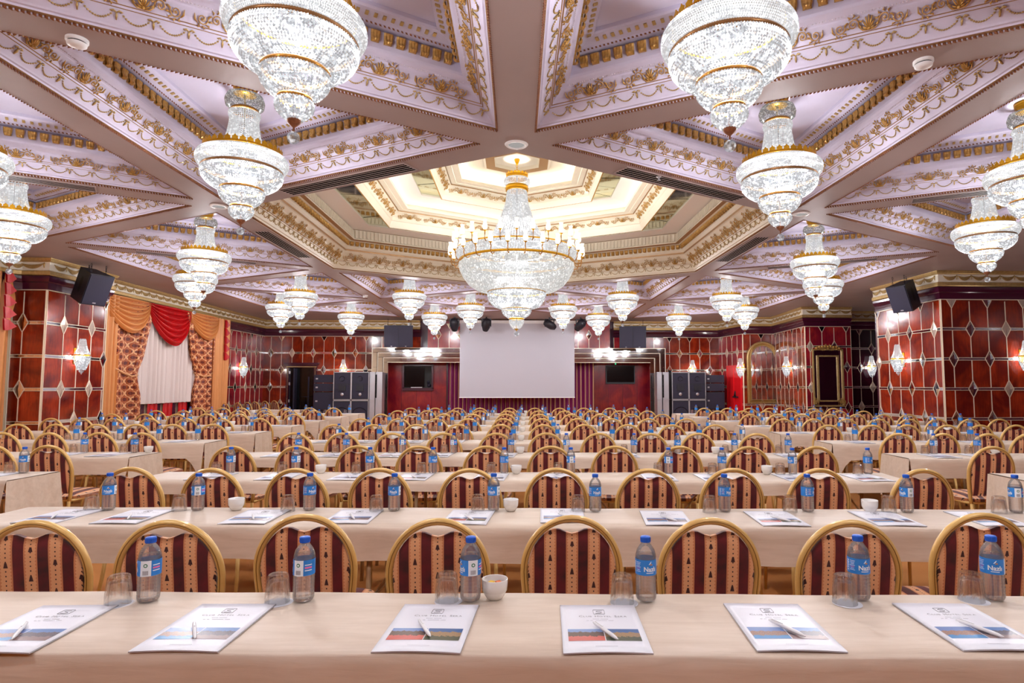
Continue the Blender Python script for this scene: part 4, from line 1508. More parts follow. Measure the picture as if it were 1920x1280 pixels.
# ------------------------------------------------------------------ loudspeakers
def hung_speaker(label, loc, rz, tilt, w, h, d, double=False):
    t = thing('hung_loudspeaker', label, 'loudspeaker', loc, 0, 'loudspeakers hung from the ceiling')
    R = Matrix.Rotation(rz, 4, 'Z') @ Matrix.Rotation(tilt, 4, 'X')
    m = MB()
    f = 0.62
    poly = [(-w / 2, -d / 2), (w / 2, -d / 2), (w / 2 * f, d / 2), (-w / 2 * f, d / 2)]
    m.prism(poly, -h / 2, h / 2)
    obj('cabinet', m.mesh('cabinet', 'black'), t, T=R)
    if double:
        for s in (-1, 1):
            obj('grille', MB().box((s * w * 0.247, -d / 2 - 0.006, 0), (w * 0.48, 0.016, h * 0.96)).mesh('grille', 'black2'), t, T=R)
            obj('badge', MB().box((s * w * 0.25, -d / 2 - 0.016, -h * 0.45), (0.05, 0.006, 0.015)).mesh('badge', 'steel'), t, T=R)
    else:
        obj('grille', MB().box((0, -d / 2 - 0.006, 0), (w * 0.94, 0.016, h * 0.94)).mesh('grille', 'black2'), t, T=R)
        obj('badge', MB().box((0, -d / 2 - 0.016, -h * 0.42), (0.06, 0.006, 0.02)).mesh('badge', 'steel'), t, T=R)
        for s in (-1, 1):      # carrying pockets in the sides
            hm = MB()
            for zz in (-0.055, 0.075):
                hm.lathe([(0.001, 0), (0.05, 0)], 12, 0, False, Matrix.Translation((s * (w * 0.405 + 0.004), 0.0, zz)) @ Matrix.Rotation(s * 0.205, 4, 'Z') @ Matrix.Rotation(PI / 2, 4, 'Y') @ Matrix.Scale(1.6 if zz < 0 else 2.0, 4, (1, 0, 0)))
            obj('side_pocket', hm.mesh('side_pocket', 'rubber'), t, T=R)
    top = ZC - loc[2] - 0.035
    for x, y in (((-w * 0.3, -d * 0.2), (w * 0.3, -d * 0.2), (0, d * 0.45)) if not double else ((-w * 0.4, 0), (w * 0.4, 0))):
        p = R @ Vector((x, y, h / 2))
        cm = MB()
        k = max(2, int((top - p.z) / 0.05))
        for i in range(k):
            z = p.z + (top - p.z) * (i + 0.5) / k
            ring = [(0.012 * math.cos(a), 0, 0.03 * math.sin(a)) for a in [2 * PI * q / 8 for q in range(8)]]
            if i % 2:
                ring = [(0, r_[0], r_[2]) for r_ in ring]
            cm.tube([(p.x + r_[0], p.y + r_[1], z + r_[2]) for r_ in ring], 0.005, 4, closed=True, up=(0.3, 0.5, 0.2))
        obj('chain', cm.mesh('chain', 'chain'), t)


hung_speaker('black loudspeaker hung on chains by the left mahogany column', (-8.0, 11.75, 3.32), 1.22, 0.40, 0.46, 0.60, 0.42)
hung_speaker('black loudspeaker hung on chains by the right mahogany column', (8.05, 12.2, 3.31), -1.22, 0.40, 0.44, 0.57, 0.40)
hung_speaker('pair of black loudspeaker cabinets hung left of the screen', (-4.02, 21.05, 3.13), 0.05, 0.12, 0.96, 0.74, 0.42, True)
hung_speaker('pair of black loudspeaker cabinets hung right of the screen', (4.02, 21.05, 3.13), -0.12, 0.12, 0.92, 0.76, 0.42, True)


def cabinet(t, x, z, w, h, kind):
    d = 0.55
    c = obj('cabinet', cached(('cab', w, h), lambda: MB().box((0, d / 2, h / 2), (w - 0.012, d, h - 0.012)).mesh('cabinet', 'black')), t, (x, 0, z))
    fr = MB()
    if kind != 'plain':
        for sx in (-1, 1):
            fr.box((sx * (w / 2 - 0.012), -0.008, h / 2), (0.022, 0.03, h))
        for zz in (0.012, h - 0.012):
            fr.box((0, -0.008, zz), (w, 0.03, 0.022))
        obj('steel_edge', fr.mesh('steel_edge', 'steel'), c)
    if kind == 'horn':
        g = MB().box((0, -0.004, h * 0.76), (w * 0.86, 0.012, h * 0.36)).box((0, -0.004, h * 0.30), (w * 0.86, 0.012, h * 0.48))
        obj('baffle', g.mesh('baffle', 'black2'), c)
        m = MB().lathe([(0.085, 0), (0.065, 0.02), (0.04, 0.03), (0.001, 0.03)], 20, 0, True, Matrix.Translation((0, -0.03, h * 0.76)) @ Matrix.Rotation(-PI / 2, 4, 'X'))
        obj('horn', m.mesh('horn', 'black'), c)
        m = MB().box((0, -0.02, h * 0.42), (w * 0.42, 0.04, h * 0.20))
        m.lathe([(0.055, 0), (0.045, -0.02), (0.001, -0.028)], 16, 1, True, Matrix.Translation((0, -0.015, h * 0.20)) @ Matrix.Rotation(-PI / 2, 4, 'X'))
        obj('driver', m.mesh('driver', ['black', 'steel']), c)
    elif kind == 'sub':
        obj('baffle', MB().box((0, -0.004, h * 0.5), (w * 0.88, 0.012, h * 0.88)).mesh('baffle', 'black2'), c)
        m = MB().lathe([(0.26, 0.0), (0.24, 0.03), (0.10, 0.06), (0.001, 0.05)], 24, 0, True, Matrix.Translation((0, -0.04, h * 0.48)) @ Matrix.Rotation(-PI / 2, 4, 'X'))
        obj('woofer', m.mesh('woofer', 'black'), c)
    else:
        obj('grille', MB().box((0, -0.006, h / 2), (w * 0.94, 0.014, h * 0.90)).mesh('grille', 'black2'), c)
        obj('badge', MB().box((-w * 0.34, -0.016, h * 0.5), (0.07, 0.006, 0.05)).mesh('badge', 'steel'), c)


for side, sx, wd in (('left', -5.53, 'left'), ('right', 5.90, 'right')):
    t = thing('speaker_stack', f'stack of steel-edged black loudspeakers {wd} of the stage', 'loudspeaker', (sx, 20.75, 0), 0, 'loudspeaker stacks beside the stage')
    for q in (-0.295, 0.295):
        cabinet(t, q, 0.96, 0.59, 0.94, 'horn'); cabinet(t, q, 0.0, 0.59, 0.95, 'sub')
    x2 = -6.48 if side == 'left' else 6.86
    t = thing('line_speaker_stack', f'narrow stack of black grille-fronted loudspeakers at the {wd} wall', 'loudspeaker', (x2, 20.9, 0), 0, 'loudspeaker stacks beside the stage')
    for z, h in ((1.53, 0.28), (1.24, 0.28), (0.62, 0.60), (0.0, 0.60)):
        cabinet(t, 0, z, 0.68, h, 'plain')
# steel trussed flight cases beside the portal
for s, x in (('left', -4.72), ('right', 5.02)):
    t = thing('metal_case', f'tall aluminium equipment case at the {s} of the stage opening', 'case', (x, 20.8, 0), 0, 'equipment cases by the stage')
    for i, (dx, w) in enumerate(((-0.12, 0.16), (0.10, 0.20))):
        obj('case_body', MB().box((dx, 0.2, 0.95), (w, 0.4, 1.88)).mesh('case_body', 'steel'), t)
        obj('case_edge', MB().box((dx - w / 2, -0.01, 0.95), (0.02, 0.03, 1.9)).box((dx, -0.01, 0.97), (w, 0.03, 0.03)).box((dx, -0.01, 1.89), (w, 0.03, 0.02)).mesh('case_edge', 'steel'), t)
    obj('dark_slot', MB().box((0.0, -0.015, 1.42), (0.05, 0.02, 0.78)).mesh('dark_slot', 'rubber'), t)


# stage lights in front of the screen
def stage_light(label, x, z, k):
    t = thing('stage_light', label, 'stage light', (x, 20.55, z - 0.2), 0, 'stage lights under the ceiling')
    obj('yoke', MB().box((0, 0, 0.37), (0.30, 0.10, 0.03)).box((-0.15, 0, 0.25), (0.03, 0.08, 0.26)).box((0.15, 0, 0.25), (0.03, 0.08, 0.26)).box((0, 0, 0.40), (0.05, 0.05, 0.08)).mesh('yoke', 'black'), t)
    T = Matrix.Translation((0, 0, 0.2)) @ Matrix.Rotation(k, 4, 'Y') @ Matrix.Rotation(0.5, 4, 'X')
    obj('lamp_head', MB().lathe([(0.001, -0.24), (0.10, -0.22), (0.14, -0.10), (0.14, 0.08), (0.11, 0.18), (0.001, 0.2)], 16).mesh('lamp_head', 'black'), t, T=T)
    obj('lens', MB().lathe([(0.001, -0.242), (0.09, -0.24)], 16).mesh('lens', 'screen_black'), t, T=T)


stage_light('black stage spotlight at the upper left screen corner', -2.10, 3.505, 0.0)
stage_light('black moving-head stage light before the screen, left half', -1.03, 3.505, 0.2)
stage_light('black moving-head stage light before the screen, right half', 1.10, 3.505, -1.1)
stage_light('black stage spotlight at the upper right screen corner', 2.16, 3.505, 0.7)

# ------------------------------------------------------------------ doorway, red door, mirrors
d = struct(obj('door_1', MB().box((0, -0.02, 1.04), (0.86, 0.03, 2.08)).mesh('door_1', 'screen_black'), None, (-7.58, 21.98, 0)))
fm = MB().box((0, -0.05, 2.12), (1.06, 0.08, 0.10)).box((0, -0.09, 2.21), (1.20, 0.16, 0.06)).box((0, -0.07, 2.165), (1.14, 0.12, 0.03))
obj('lintel', fm.mesh('lintel', 'crown'), d)
obj('lintel_gilding', MB().box((0, -0.10, 2.10), (1.04, 0.02, 0.025)).box((0, -0.14, 2.185), (1.16, 0.02, 0.012)).mesh('lintel_gilding', 'gold_pale'), d)
for s in (-1, 1):
    obj('jamb', MB().box((s * 0.475, -0.05, 1.05), (0.09, 0.08, 2.1)).mesh('jamb', 'crown'), d)
    bm = MB()
    for i in range(40):
        bm.octa((s * 0.475, -0.095, 0.05 + i * 0.052), 0.018, 0.026)
    obj('jamb_beading', bm.mesh('jamb_beading', 'gold_pale'), d)
obj('door_leaf', MB().box((-0.18, -0.16, 1.02), (0.05, 0.24, 2.04)).box((-0.40, -0.04, 1.02), (0.03, 0.03, 2.04)).mesh('door_leaf', 'black2'), d)
for z in (0.9, 1.5, 1.9):
    obj('hinge', MB().box((-0.41, -0.065, z), (0.05, 0.02, 0.10)).mesh('hinge', 'steel'), d)
obj('push_rail', MB().tube([(0.05, -0.35, 0.3), (0.05, -0.35, 1.05), (0.38, -0.35, 1.05)], 0.015, 6).tube([(0.33, -0.3, 0.2), (0.33, -0.3, 1.75)], 0.025, 6).mesh('push_rail', 'black2'), d)

ex = (Vector((7.65, 20.30, 0)) - Vector((7.40, 22.0, 0))).normalized()
T = frame((7.50, 21.30, 0), ex, (-ex.y, ex.x, 0), (0, 0, 1))
d = struct(obj('door_2', MB().box((0.44, -0.03, 1.03), (0.84, 0.05, 2.06)).mesh('door_2', 'red_paint'), T=T))
obj('door_frame', MB().box((0.44, -0.03, 2.10), (1.0, 0.08, 0.08)).box((-0.02, -0.03, 1.05), (0.07, 0.08, 2.1)).box((0.90, -0.03, 1.05), (0.07, 0.08, 2.1)).mesh('door_frame', 'red_paint'), d)
obj('door_rail', MB().box((0.44, -0.062, 1.03), (0.02, 0.02, 2.04)).mesh('door_rail', 'red_paint'), d)
obj('push_bar', MB().box((0.60, -0.10, 1.05), (0.32, 0.05, 0.04)).tube([(0.5, -0.09, 1.06), (0.58, -0.09, 1.24), (0.60, -0.09, 1.06)], 0.02, 5).mesh('push_bar', 'black'), d)

am = thing('arched_mirror', 'tall arched mirror in a wide ribbed gilt frame', 'mirror', (8.30, 20.27, 0.83))


def arch_pts(hw, z0, zs, n=18):
    return [(-hw, z0), (-hw, zs)] + [(hw * math.cos(PI - PI * i / n), zs + hw * math.sin(PI * i / n) * 1.0) for i in range(1, n)] + [(hw, zs), (hw, z0)]


for nm, hw, z0, zs, r, mt in (('outer_moulding', 0.52, 0.04, 1.54, 0.045, 'gold_pale'), ('rope_moulding', 0.475, 0.085, 1.54, 0.030, 'gold'), ('inner_moulding', 0.43, 0.13, 1.54, 0.028, 'gold_pale')):
    p = [(x, -0.04, z) for x, z in arch_pts(hw, z0, zs)]
    obj(nm, MB().tube(p, r, 6, closed=True, up=(0, 1, 0)).mesh(nm, mt), am)
bm = MB()
ap = arch_pts(0.475, 0.085, 1.54, 30)
path = [Vector((x, -0.075, z)) for x, z in ap + ap[:1]]
for a, b in zip(path[:-1], path[1:]):
    beads_run(bm, a, b, 0.036, 0.014, 0.024, 0.5, (0, -1, 0))
obj('rope_beading', bm.mesh('rope_beading', 'gold'), am)
ap = arch_pts(0.43, 0.13, 1.54)
obj('glass', MB().add([(x, -0.03, z) for x, z in ap], [tuple(range(len(ap)))]).mesh('glass', 'mirror'), am)
rm = thing('gilt_crested_mirror', 'rectangular double-framed mirror with a carved gilt crest', 'mirror', (9.11, 17.52, 0.84))
for nm, hw, z0, z1, wd in (('outer_frame', 0.44, 0.02, 1.66, 0.038), ('inner_frame', 0.30, 0.16, 1.47, 0.042)):
    f = MB()
    for s in (-1, 1):
        f.box((s * hw, -0.035, (z0 + z1) / 2), (wd, 0.06, z1 - z0 + wd))
    f.box((0, -0.035, z0), (2 * hw, 0.06, wd)); f.box((0, -0.035, z1), (2 * hw, 0.06, wd))
    obj(nm, f.mesh(nm, 'gold_pale'), rm)
obj('glass', MB().box((0, -0.02, 0.815), (0.60, 0.01, 1.30)).mesh('glass', 'mirror'), rm)
f = MB()
for x, z, a, b in ((-0.37, 0.84, 0.12, 1.62), (0.37, 0.84, 0.12, 1.62), (0, 0.09, 0.62, 0.12), (0, 1.565, 0.62, 0.14)):
    f.box((x, -0.016, z), (a, 0.01, b))
obj('border_glass', f.mesh('border_glass', 'mirror'), rm)
cm = MB()
for k in range(3):
    cm.add(G_SCROLL.v, G_SCROLL.f, 0, False, frame((-0.26 + 0.26 * k, -0.06, 1.64), (1, 0, 0), (0, 0, 1), (0, -1, 0)) @ Matrix.Scale(1.5 if k == 1 else 1.1, 4, (0, 1, 0)) @ Matrix.Scale(0.62, 4, (1, 0, 0)))
for k in range(9):
    cm.ball((-0.34 + 0.085 * k, -0.07, 1.70 + 0.05 * math.sin(PI * k / 8) + 0.015 * (k % 2)), 0.040, 6)
obj('carved_crest', cm.mesh('carved_crest', 'gold'), rm)
for s in (-1, 1):
    cm = MB(); cm.add(G_SCROLL.v, G_SCROLL.f, 0, False, frame((s * 0.40, -0.06, 0.06), (1, 0, 0), (0, 0, 1), (0, -1, 0)) @ Matrix.Scale(0.4, 4, (1, 0, 0)) @ Matrix.Scale(1.6, 4, (0, 1, 0)))
    obj('corner_leaf', cm.mesh('corner_leaf', 'gold'), rm)

# ------------------------------------------------------------------ wall sconces
SCM = []
SCM.append(('crystal_neck', bead_shell([(0.040, 0.330), (0.052, 0.300), (0.062, 0.22), (0.085, 0.12), (0.125, 0.03)], 0.022, 0.46, 0.55, 24).mesh('crystal_neck', 'crystal_pale')))
SCM.append(('crystal_bowl', bead_shell([(0.136, 0.0), (0.130, -0.06), (0.110, -0.13), (0.085, -0.20), (0.060, -0.27)], 0.022).mesh('crystal_bowl', 'crystal')))
SCM.append(('gilt_band', band(0.134, 0.004, 0.026, 28, 0.008).mesh('gilt_band', 'brass2')))
SCM.append(('drop', MB().octa((0, 0, -0.31), 0.03, 0.05).octa((0.05, 0, -0.29), 0.018, 0.03).octa((-0.05, 0, -0.29), 0.018, 0.03).mesh('drop', 'ball')))
SCM.append(('back_plate', MB().box((0, 0.12, 0.0), (0.10, 0.012, 0.30)).tube([(0, 0.12, 0.015), (0, 0.0, 0.015)], 0.008, 5).mesh('back_plate', 'brass2')))
SCM.append(('bulb', MB().ball((0, 0, 0.03), 0.03, 8).ball((0.05, 0, -0.08), 0.02, 6).ball((-0.05, 0, -0.08), 0.02, 6).mesh('bulb', 'bulb')))


def sconce(label, x, y, n):
    a = math.atan2(n[1], n[0]) + PI / 2
    t = thing('crystal_sconce', label, 'wall lamp', (x + n[0] * 0.14, y + n[1] * 0.14, 2.03), a, 'crystal wall sconces')
    for nm, me in SCM:
        obj(nm, me, t)
    light('sconce_lamp', t, (0, 0, -0.02), SCONCE_W, (1.0, 0.93, 0.88), 0.05)


sconce('lit crystal sconce on the left mahogany column', -8.48, 12.12, (1, 0))
sconce('lit crystal sconce on the dark side wall right of the curtains', -8.95, 20.14, (1, 0))
sconce('lit crystal sconce above the left loudspeaker stack', -6.12, 22.0, (0, -1))
sconce('lit crystal sconce above the right loudspeaker stack', 6.37, 22.0, (0, -1))
sconce('lit crystal sconce between the arched mirror and the crested mirror', 8.58, 18.75, (-1, 0))
sconce('lit crystal sconce on the near-black panel beside the right column', 10.95, 18.5, (0, -1))
sconce('lit crystal sconce on the side of the right mahogany column', 8.50, 13.02, (-1, 0))
sconce('crystal sconce on the mahogany column at the right photo edge', 10.12, 11.79, (0, -1))
sconce('lit sconce built for a reflected one between the red door and the arched mirror', 7.66, 20.26, (-0.98, -0.16))  # a reflected sconce, added as a lamp of its own


# ------------------------------------------------------------------ curtains at the left wall
def wallT(x):
    return frame((x, 0, 0), (0, 1, 0), (-1, 0, 0), (0, 0, 1))


def shaped(left, right, z0, z1, n, amp, mat, name, uvs=False, nz=20, seg=8):
    m = MB()
    ph = random.uniform(0, 6)
    uv = []

    def fn(s, v):
        z = z0 + (z1 - z0) * v
        a, b = left(z), right(z)
        w = b - a
        q = 2 * PI * n * s + ph
        uv.append((s * 1.9, z))
        return (a + w * s, -amp * 1.3 + amp * (math.sin(q) + 0.4 * math.sin(2.2 * q + 1.3)) * (0.6 + 0.4 * min(1, w)), z)
    m.grid(fn, int(n * seg), nz, 0, True)
    if uvs:
        m.uv = uv
    return m.mesh(name, mat)


def pl(*pts):
    pts = sorted(pts)

    def f(z):
        if z <= pts[0][0]:
            return pts[0][1]
        for (a, va), (b, vb) in zip(pts[:-1], pts[1:]):
            if z <= b:
                t = (z - a) / (b - a)
                return va + (vb - va) * t
        return pts[-1][1]
    return f


def swag(ua, ub, zt, drop, mat, amp=0.12, nf=7):
    m = MB()

    def fn(s, v):
        sag = 4 * s * (1 - s)
        z = zt - 0.16 * v - (drop - 0.16) * v * sag ** 0.8
        u = ua + (ub - ua) * s + (0.06 * (0.5 - s)) * v
        d = -0.05 - 0.10 * sag * (0.4 + 0.6 * v) - amp * (0.5 + 0.5 * sag) * abs(math.sin(PI * nf * v ** 0.9 + 0.4 * math.sin(3 * s))) ** 0.7
        return (u, d, z)
    m.grid(fn, 30, 112, 0, True)
    return m.mesh('swag', mat)


def jabot(u, z0, z1, w, mat):
    m = MB()
    n = 5
    for i in range(n):
        a, b = z1 - (z1 - z0) * i / n, z1 - (z1 - z0) * (i + 1) / n
        vs = [(u - w * 0.45, -0.16, a), (u + 0.02, -0.18, a - 0.02), (u + w * 0.5 + 0.015 * i, -0.24, (a + b) / 2 - 0.03), (u + 0.02, -0.19, b), (u - w * 0.35, -0.17, b)]
        m.add(vs, [(0, 1, 2, 3, 4)], 0, False)
        m.add([(x, y + 0.03, z) for x, y, z in vs], [(0, 1, 2, 3, 4)], 0, False)
    return m.mesh('jabot', mat)


XW = -8.93
cu = tag(obj('window_drapery', None, None, (0, 0, 0)), 'layered apricot, patterned and red velvet window drapery with swags', 'curtain')
TW = wallT(XW)
TW2 = wallT(XW + 0.05)
TW3 = wallT(XW + 0.10)
obj('sheer', shaped(pl((0, 14.3), (4, 14.3)), pl((0, 17.3), (4, 17.3)), 1.02, 3.40, 15, 0.065, 'sheer', 'sheer', nz=8), cu, T=TW)
obj('sheer_hem', MB().tube([(14.4 + 0.07 * i, -0.05, 1.02 + 0.025 * abs(math.sin(0.9 * i))) for i in range(40)], 0.022, 5).mesh('sheer_hem', 'sheer'), cu, T=TW)
for i in range(4):
    a = 14.55 + 0.68 * i
    obj('red_under_drape', folds(a, a + 0.40, 0.0, 1.02, 2, 0.02, 8, 'redvelvet'), cu, T=TW)
    obj('shadow_gap', MB().box((a + 0.52, 0.02, 0.5), (0.22, 0.01, 1.0)).mesh('shadow_gap', 'crown'), cu, T=TW)
lo = obj('patterned_drape', shaped(pl((0, 13.70), (1.72, 13.72), (3.4, 13.55)), pl((0, 14.66), (1.2, 14.66), (1.60, 14.52), (1.75, 14.50), (2.1, 14.70), (2.85, 14.92), (3.4, 15.05)), 0, 3.40, 7, 0.075, 'ogee', 'patterned_drape', True, 30), cu, T=TW2)
obj('tieback', MB().tube([(13.72, -0.12, 1.84), (13.95, -0.17, 1.74), (14.25, -0.17, 1.66), (14.52, -0.12, 1.70)], 0.045, 6, flat=0.5).mesh('tieback', 'ogee'), lo)
ro = obj('patterned_drape', shaped(pl((0, 16.95), (1.3, 17.0), (1.66, 17.08), (1.80, 17.06), (2.2, 16.80), (2.9, 16.62), (3.4, 16.5)), pl((0, 18.02), (1.72, 17.98), (3.4, 18.1)), 0, 3.40, 7, 0.075, 'ogee', 'patterned_drape', True, 30), cu, T=TW2)
obj('tieback', MB().tube([(17.06, -0.12, 1.80), (17.4, -0.17, 1.70), (17.7, -0.17, 1.72), (17.98, -0.12, 1.82)], 0.045, 6, flat=0.5).mesh('tieback', 'ogee'), ro)
obj('side_drape', folds(13.02, 13.78, 0, 3.42, 5, 0.06, 8, 'orange'), cu, T=TW3)
obj('side_drape', folds(17.95, 18.80, 0, 3.42, 5, 0.06, 8, 'orange'), cu, T=TW3)
obj('swag', swag(13.25, 14.92, 3.43, 0.80, 'orange'), cu, T=TW3)
obj('swag', swag(16.66, 18.28, 3.43, 0.72, 'orange'), cu, T=TW3)
obj('velvet_swag', swag(14.84, 16.74, 3.43, 0.98, 'redvelvet'), cu, T=TW3)
obj('jabot', jabot(18.58, 2.20, 3.40, 0.12, 'redvelvet'), cu, T=TW3)
cu = tag(obj('edge_drapery', None, None, (0, 0, 0)), 'apricot drape with a red zigzag jabot at the left photo edge', 'curtain')
TN = wallT(-9.05)
obj('side_drape', folds(9.2, 11.20, 0, 3.45, 12, 0.04, 8, 'orange'), cu, T=TN)
obj('jabot', jabot(10.94, 2.42, 3.46, 0.12, 'redvelvet'), cu, T=wallT(-8.98))
obj('jabot_lining', MB().grid(lambda s, v: (10.98 + 0.18 * s - 0.04 * math.sin(9 * v), -0.10, 2.45 + 1.0 * v), 6, 16).mesh('jabot_lining', 'orange'), cu, T=wallT(-9.0))
# ------------------------------------------------------------------ banquet chairs
def back_half(z):
    """Half width of the balloon back's centre line at height z."""
    if z >= 0.70:
        return 0.203 * math.sqrt(max(0.0, 1 - ((z - 0.70) / 0.224) ** 2))
    t = (0.70 - z) / 0.28
    return 0.203 - 0.040 * min(1, t) ** 1.6


lean = lambda z: -0.075 * max(0, z - 0.45) / 0.5


def back_path():
    zs = [0.42 + 0.28 * i / 7 for i in range(8)]
    L = [(-back_half(z), lean(z), z) for z in zs]
    arc = []
    for i in range(1, 24):
        a = PI - PI * i / 24
        z = 0.70 + 0.224 * math.sin(a)
        arc.append((0.203 * math.cos(a), lean(z), z))
    return L + arc + [(-x, y, z) for x, y, z in reversed(L)]


ch_frame = MB()
ch_frame.tube(back_path(), 0.0155, 8, 0, True, up=(0, 1, 0))
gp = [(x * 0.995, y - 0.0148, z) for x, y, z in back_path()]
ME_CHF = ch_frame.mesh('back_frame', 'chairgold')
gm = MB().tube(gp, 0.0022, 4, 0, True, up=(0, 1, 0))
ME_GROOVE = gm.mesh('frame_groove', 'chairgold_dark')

pad = MB()
nx, nz = 22, 14


def pad_top(x):
    w = 0.186
    z = 0.70 + 0.206 * math.sqrt(max(0, 1 - (x / w) ** 2)) if abs(x) < w else 0.70
    if abs(x) < 0.088:
        z -= 0.040 * (0.5 + 0.5 * math.cos(PI * x / 0.088)) + 0.004
    return z


def pad_fn(side):
    def fn(s, v):
        sx = 2 * s - 1
        x = 0.186 * math.sin(sx * PI / 2)
        zt = pad_top(x)
        zb = 0.49
        z = zb + (zt - zb) * v
        xx = x * ((back_half(z) - 0.014) / 0.189 if z < 0.70 else 1.0)
        b = max(0.0, 1 - sx ** 4) * max(0.0, 1 - (2 * v - 1) ** 6)
        return (xx, lean(z) + side * (0.009 + 0.014 * b), z)
    return fn


pad.grid(pad_fn(-1), nx, nz); pad.grid(pad_fn(1), nx, nz)
rim = []
n0 = len(pad.v) // 2
ring = [i for i in range(nx + 1)] + [j * (nx + 1) + nx for j in range(1, nz + 1)] + [nz * (nx + 1) + i for i in range(nx - 1, -1, -1)] + [j * (nx + 1) for j in range(nz - 1, 0, -1)]
pad.add([], [])
for a, b in zip(ring, ring[1:] + ring[:1]):
    pad.f.append((a, b, n0 + b, n0 + a)); pad.m.append(0); pad.s.append(True)
ME_PAD = pad.mesh('backrest_pad', 'stripes')

seat = MB()


def seat_fn(top):
    def fn(s, v):
        x, y = 2 * s - 1, 2 * v - 1
        k = (abs(x) ** 5 + abs(y) ** 5) ** 0.2
        m_ = max(abs(x), abs(y), 1e-6)
        f = m_ / k if k > 1e-6 else 1
        dome = max(0, 1 - max(abs(x), abs(y)) ** 4)
        w = 0.205 + 0.012 * y
        return (x * f * w, 0.235 + y * f * 0.215, (0.455 + 0.035 * dome) if top else 0.43)
    return fn


seat.grid(seat_fn(True), 14, 14); seat.grid(seat_fn(False), 14, 14)
n0 = 15 * 15
ring = [i for i in range(15)] + [j * 15 + 14 for j in range(1, 15)] + [14 * 15 + i for i in range(13, -1, -1)] + [j * 15 for j in range(13, 0, -1)]
for a, b in zip(ring, ring[1:] + ring[:1]):
    seat.f.append((a, b, n0 + b, n0 + a)); seat.m.append(0); seat.s.append(True)
ME_SEAT = seat.mesh('seat', 'stripes')
rail = MB()
rp = [(-0.175, 0.04, 0.42), (0.175, 0.04, 0.42), (0.19, 0.41, 0.42), (-0.19, 0.41, 0.42)]
rail.tube(rp, 0.012, 6, closed=True)
ME_RAIL = rail.mesh('seat_rail', 'chairgold')
ME_LEG = {}
for nm, p0, p1 in (('bl', (-0.163, 0.0, 0.43), (-0.185, -0.075, 0.0)), ('br', (0.163, 0.0, 0.43), (0.185, -0.075, 0.0)), ('fl', (-0.185, 0.40, 0.43), (-0.19, 0.43, 0.0)), ('fr', (0.185, 0.40, 0.43), (0.19, 0.43, 0.0))):
    ME_LEG[nm] = MB().tube([p0, ((p0[0] + p1[0]) / 2, (p0[1] + p1[1]) / 2 + 0.008, 0.2), p1], [0.014, 0.0125, 0.011], 8).mesh('leg', 'chairgold')
CHAIR_PARTS = [('back_frame', ME_CHF), ('backrest_pad', ME_PAD), ('seat', ME_SEAT), ('seat_rail', ME_RAIL), ('leg', ME_LEG['bl']), ('leg', ME_LEG['br']), ('leg', ME_LEG['fl']), ('leg', ME_LEG['fr'])]


def chair(label, x, y, rz, group, near=False):
    t = thing('banquet_chair', label, 'chair', (x, y, 0), rz, group)
    for n, me in CHAIR_PARTS:
        o = obj(n, me, t)
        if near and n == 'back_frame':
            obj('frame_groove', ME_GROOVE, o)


TILT = -0.06
ROW1 = [(-1.96, 2.62), (-1.41, 2.60), (-0.89, 2.69), (-0.31, 2.58), (0.25, 2.61), (0.82, 2.54), (1.38, 2.47), (2.03, 2.58)]
ROW1_R = [0.16, 0.10, 0.04, 0.0, -0.06, -0.08, -0.14, -0.20]
CHAIRS_C = {2: [-2.57, -2.0, -1.44, -0.89, -0.29, 0.28, 0.88, 1.44, 2.01, 2.67], 3: [-2.55, -1.96, -1.42, -0.87, -0.26, 0.32, 0.9, 1.48, 2.08, 2.69], 4: [-2.54, -1.98, -1.41, -0.82, -0.22, 0.35, 0.95, 1.53, 2.08, 2.73], 5: [-2.52, -1.97, -1.38, -0.8, -0.21, 0.38, 0.95, 1.55, 2.15, 2.75], 6: [-2.52, -1.9, -1.3, -0.77, -0.2, 0.42, 1.0, 1.55, 2.16, 2.75], 7: [-2.52, -1.93, -1.36, -0.8, -0.2, 0.44, 1.02, 1.57, 2.14, 2.72], 8: [-2.5, -1.88, -1.33, -0.77, -0.19, 0.47, 1.02, 1.59, 2.16, 2.75], 9: [-2.48, -1.9, -1.37, -0.85, -0.16, 0.43, 1.01, 1.58, 2.19, 2.72]}
CHAIRS_L = {3: [-4.78, -4.25], 4: [-5.9, -5.35, -4.8, -4.28], 5: [-6.98, -6.42, -5.83, -5.28, -4.77, -4.23], 6: [-7.62, -7.14, -6.57, -5.99, -5.39, -4.81, -4.17], 7: [-7.59, -6.95, -6.36, -5.81, -5.2, -4.66, -4.17], 8: [-7.62, -7.05, -6.47, -5.9, -5.32, -4.78, -4.27], 9: [-7.53, -6.94, -6.49, -5.93, -5.43, -4.87, -4.31]}
CHAIRS_R = {3: [4.26, 4.76], 4: [4.34, 4.83, 5.31, 5.78], 5: [4.28, 4.87, 5.38, 5.9, 6.36, 6.84], 6: [4.3, 4.79, 5.32, 5.82, 6.31, 6.78, 7.28, 7.76], 7: [4.32, 4.82, 5.3, 5.81, 6.31, 6.78, 7.26], 8: [4.22, 4.74, 5.21, 5.74, 6.28, 6.76, 7.24], 9: [4.39, 4.93, 5.43, 5.92, 6.39, 6.9, 7.38]}
rowy = lambda k: 2.60 + 1.475 * (k - 1) + 0.075
tabley = lambda k: 2.22 + 1.485 * (k - 1)
jit = lambda a: random.uniform(-a, a)

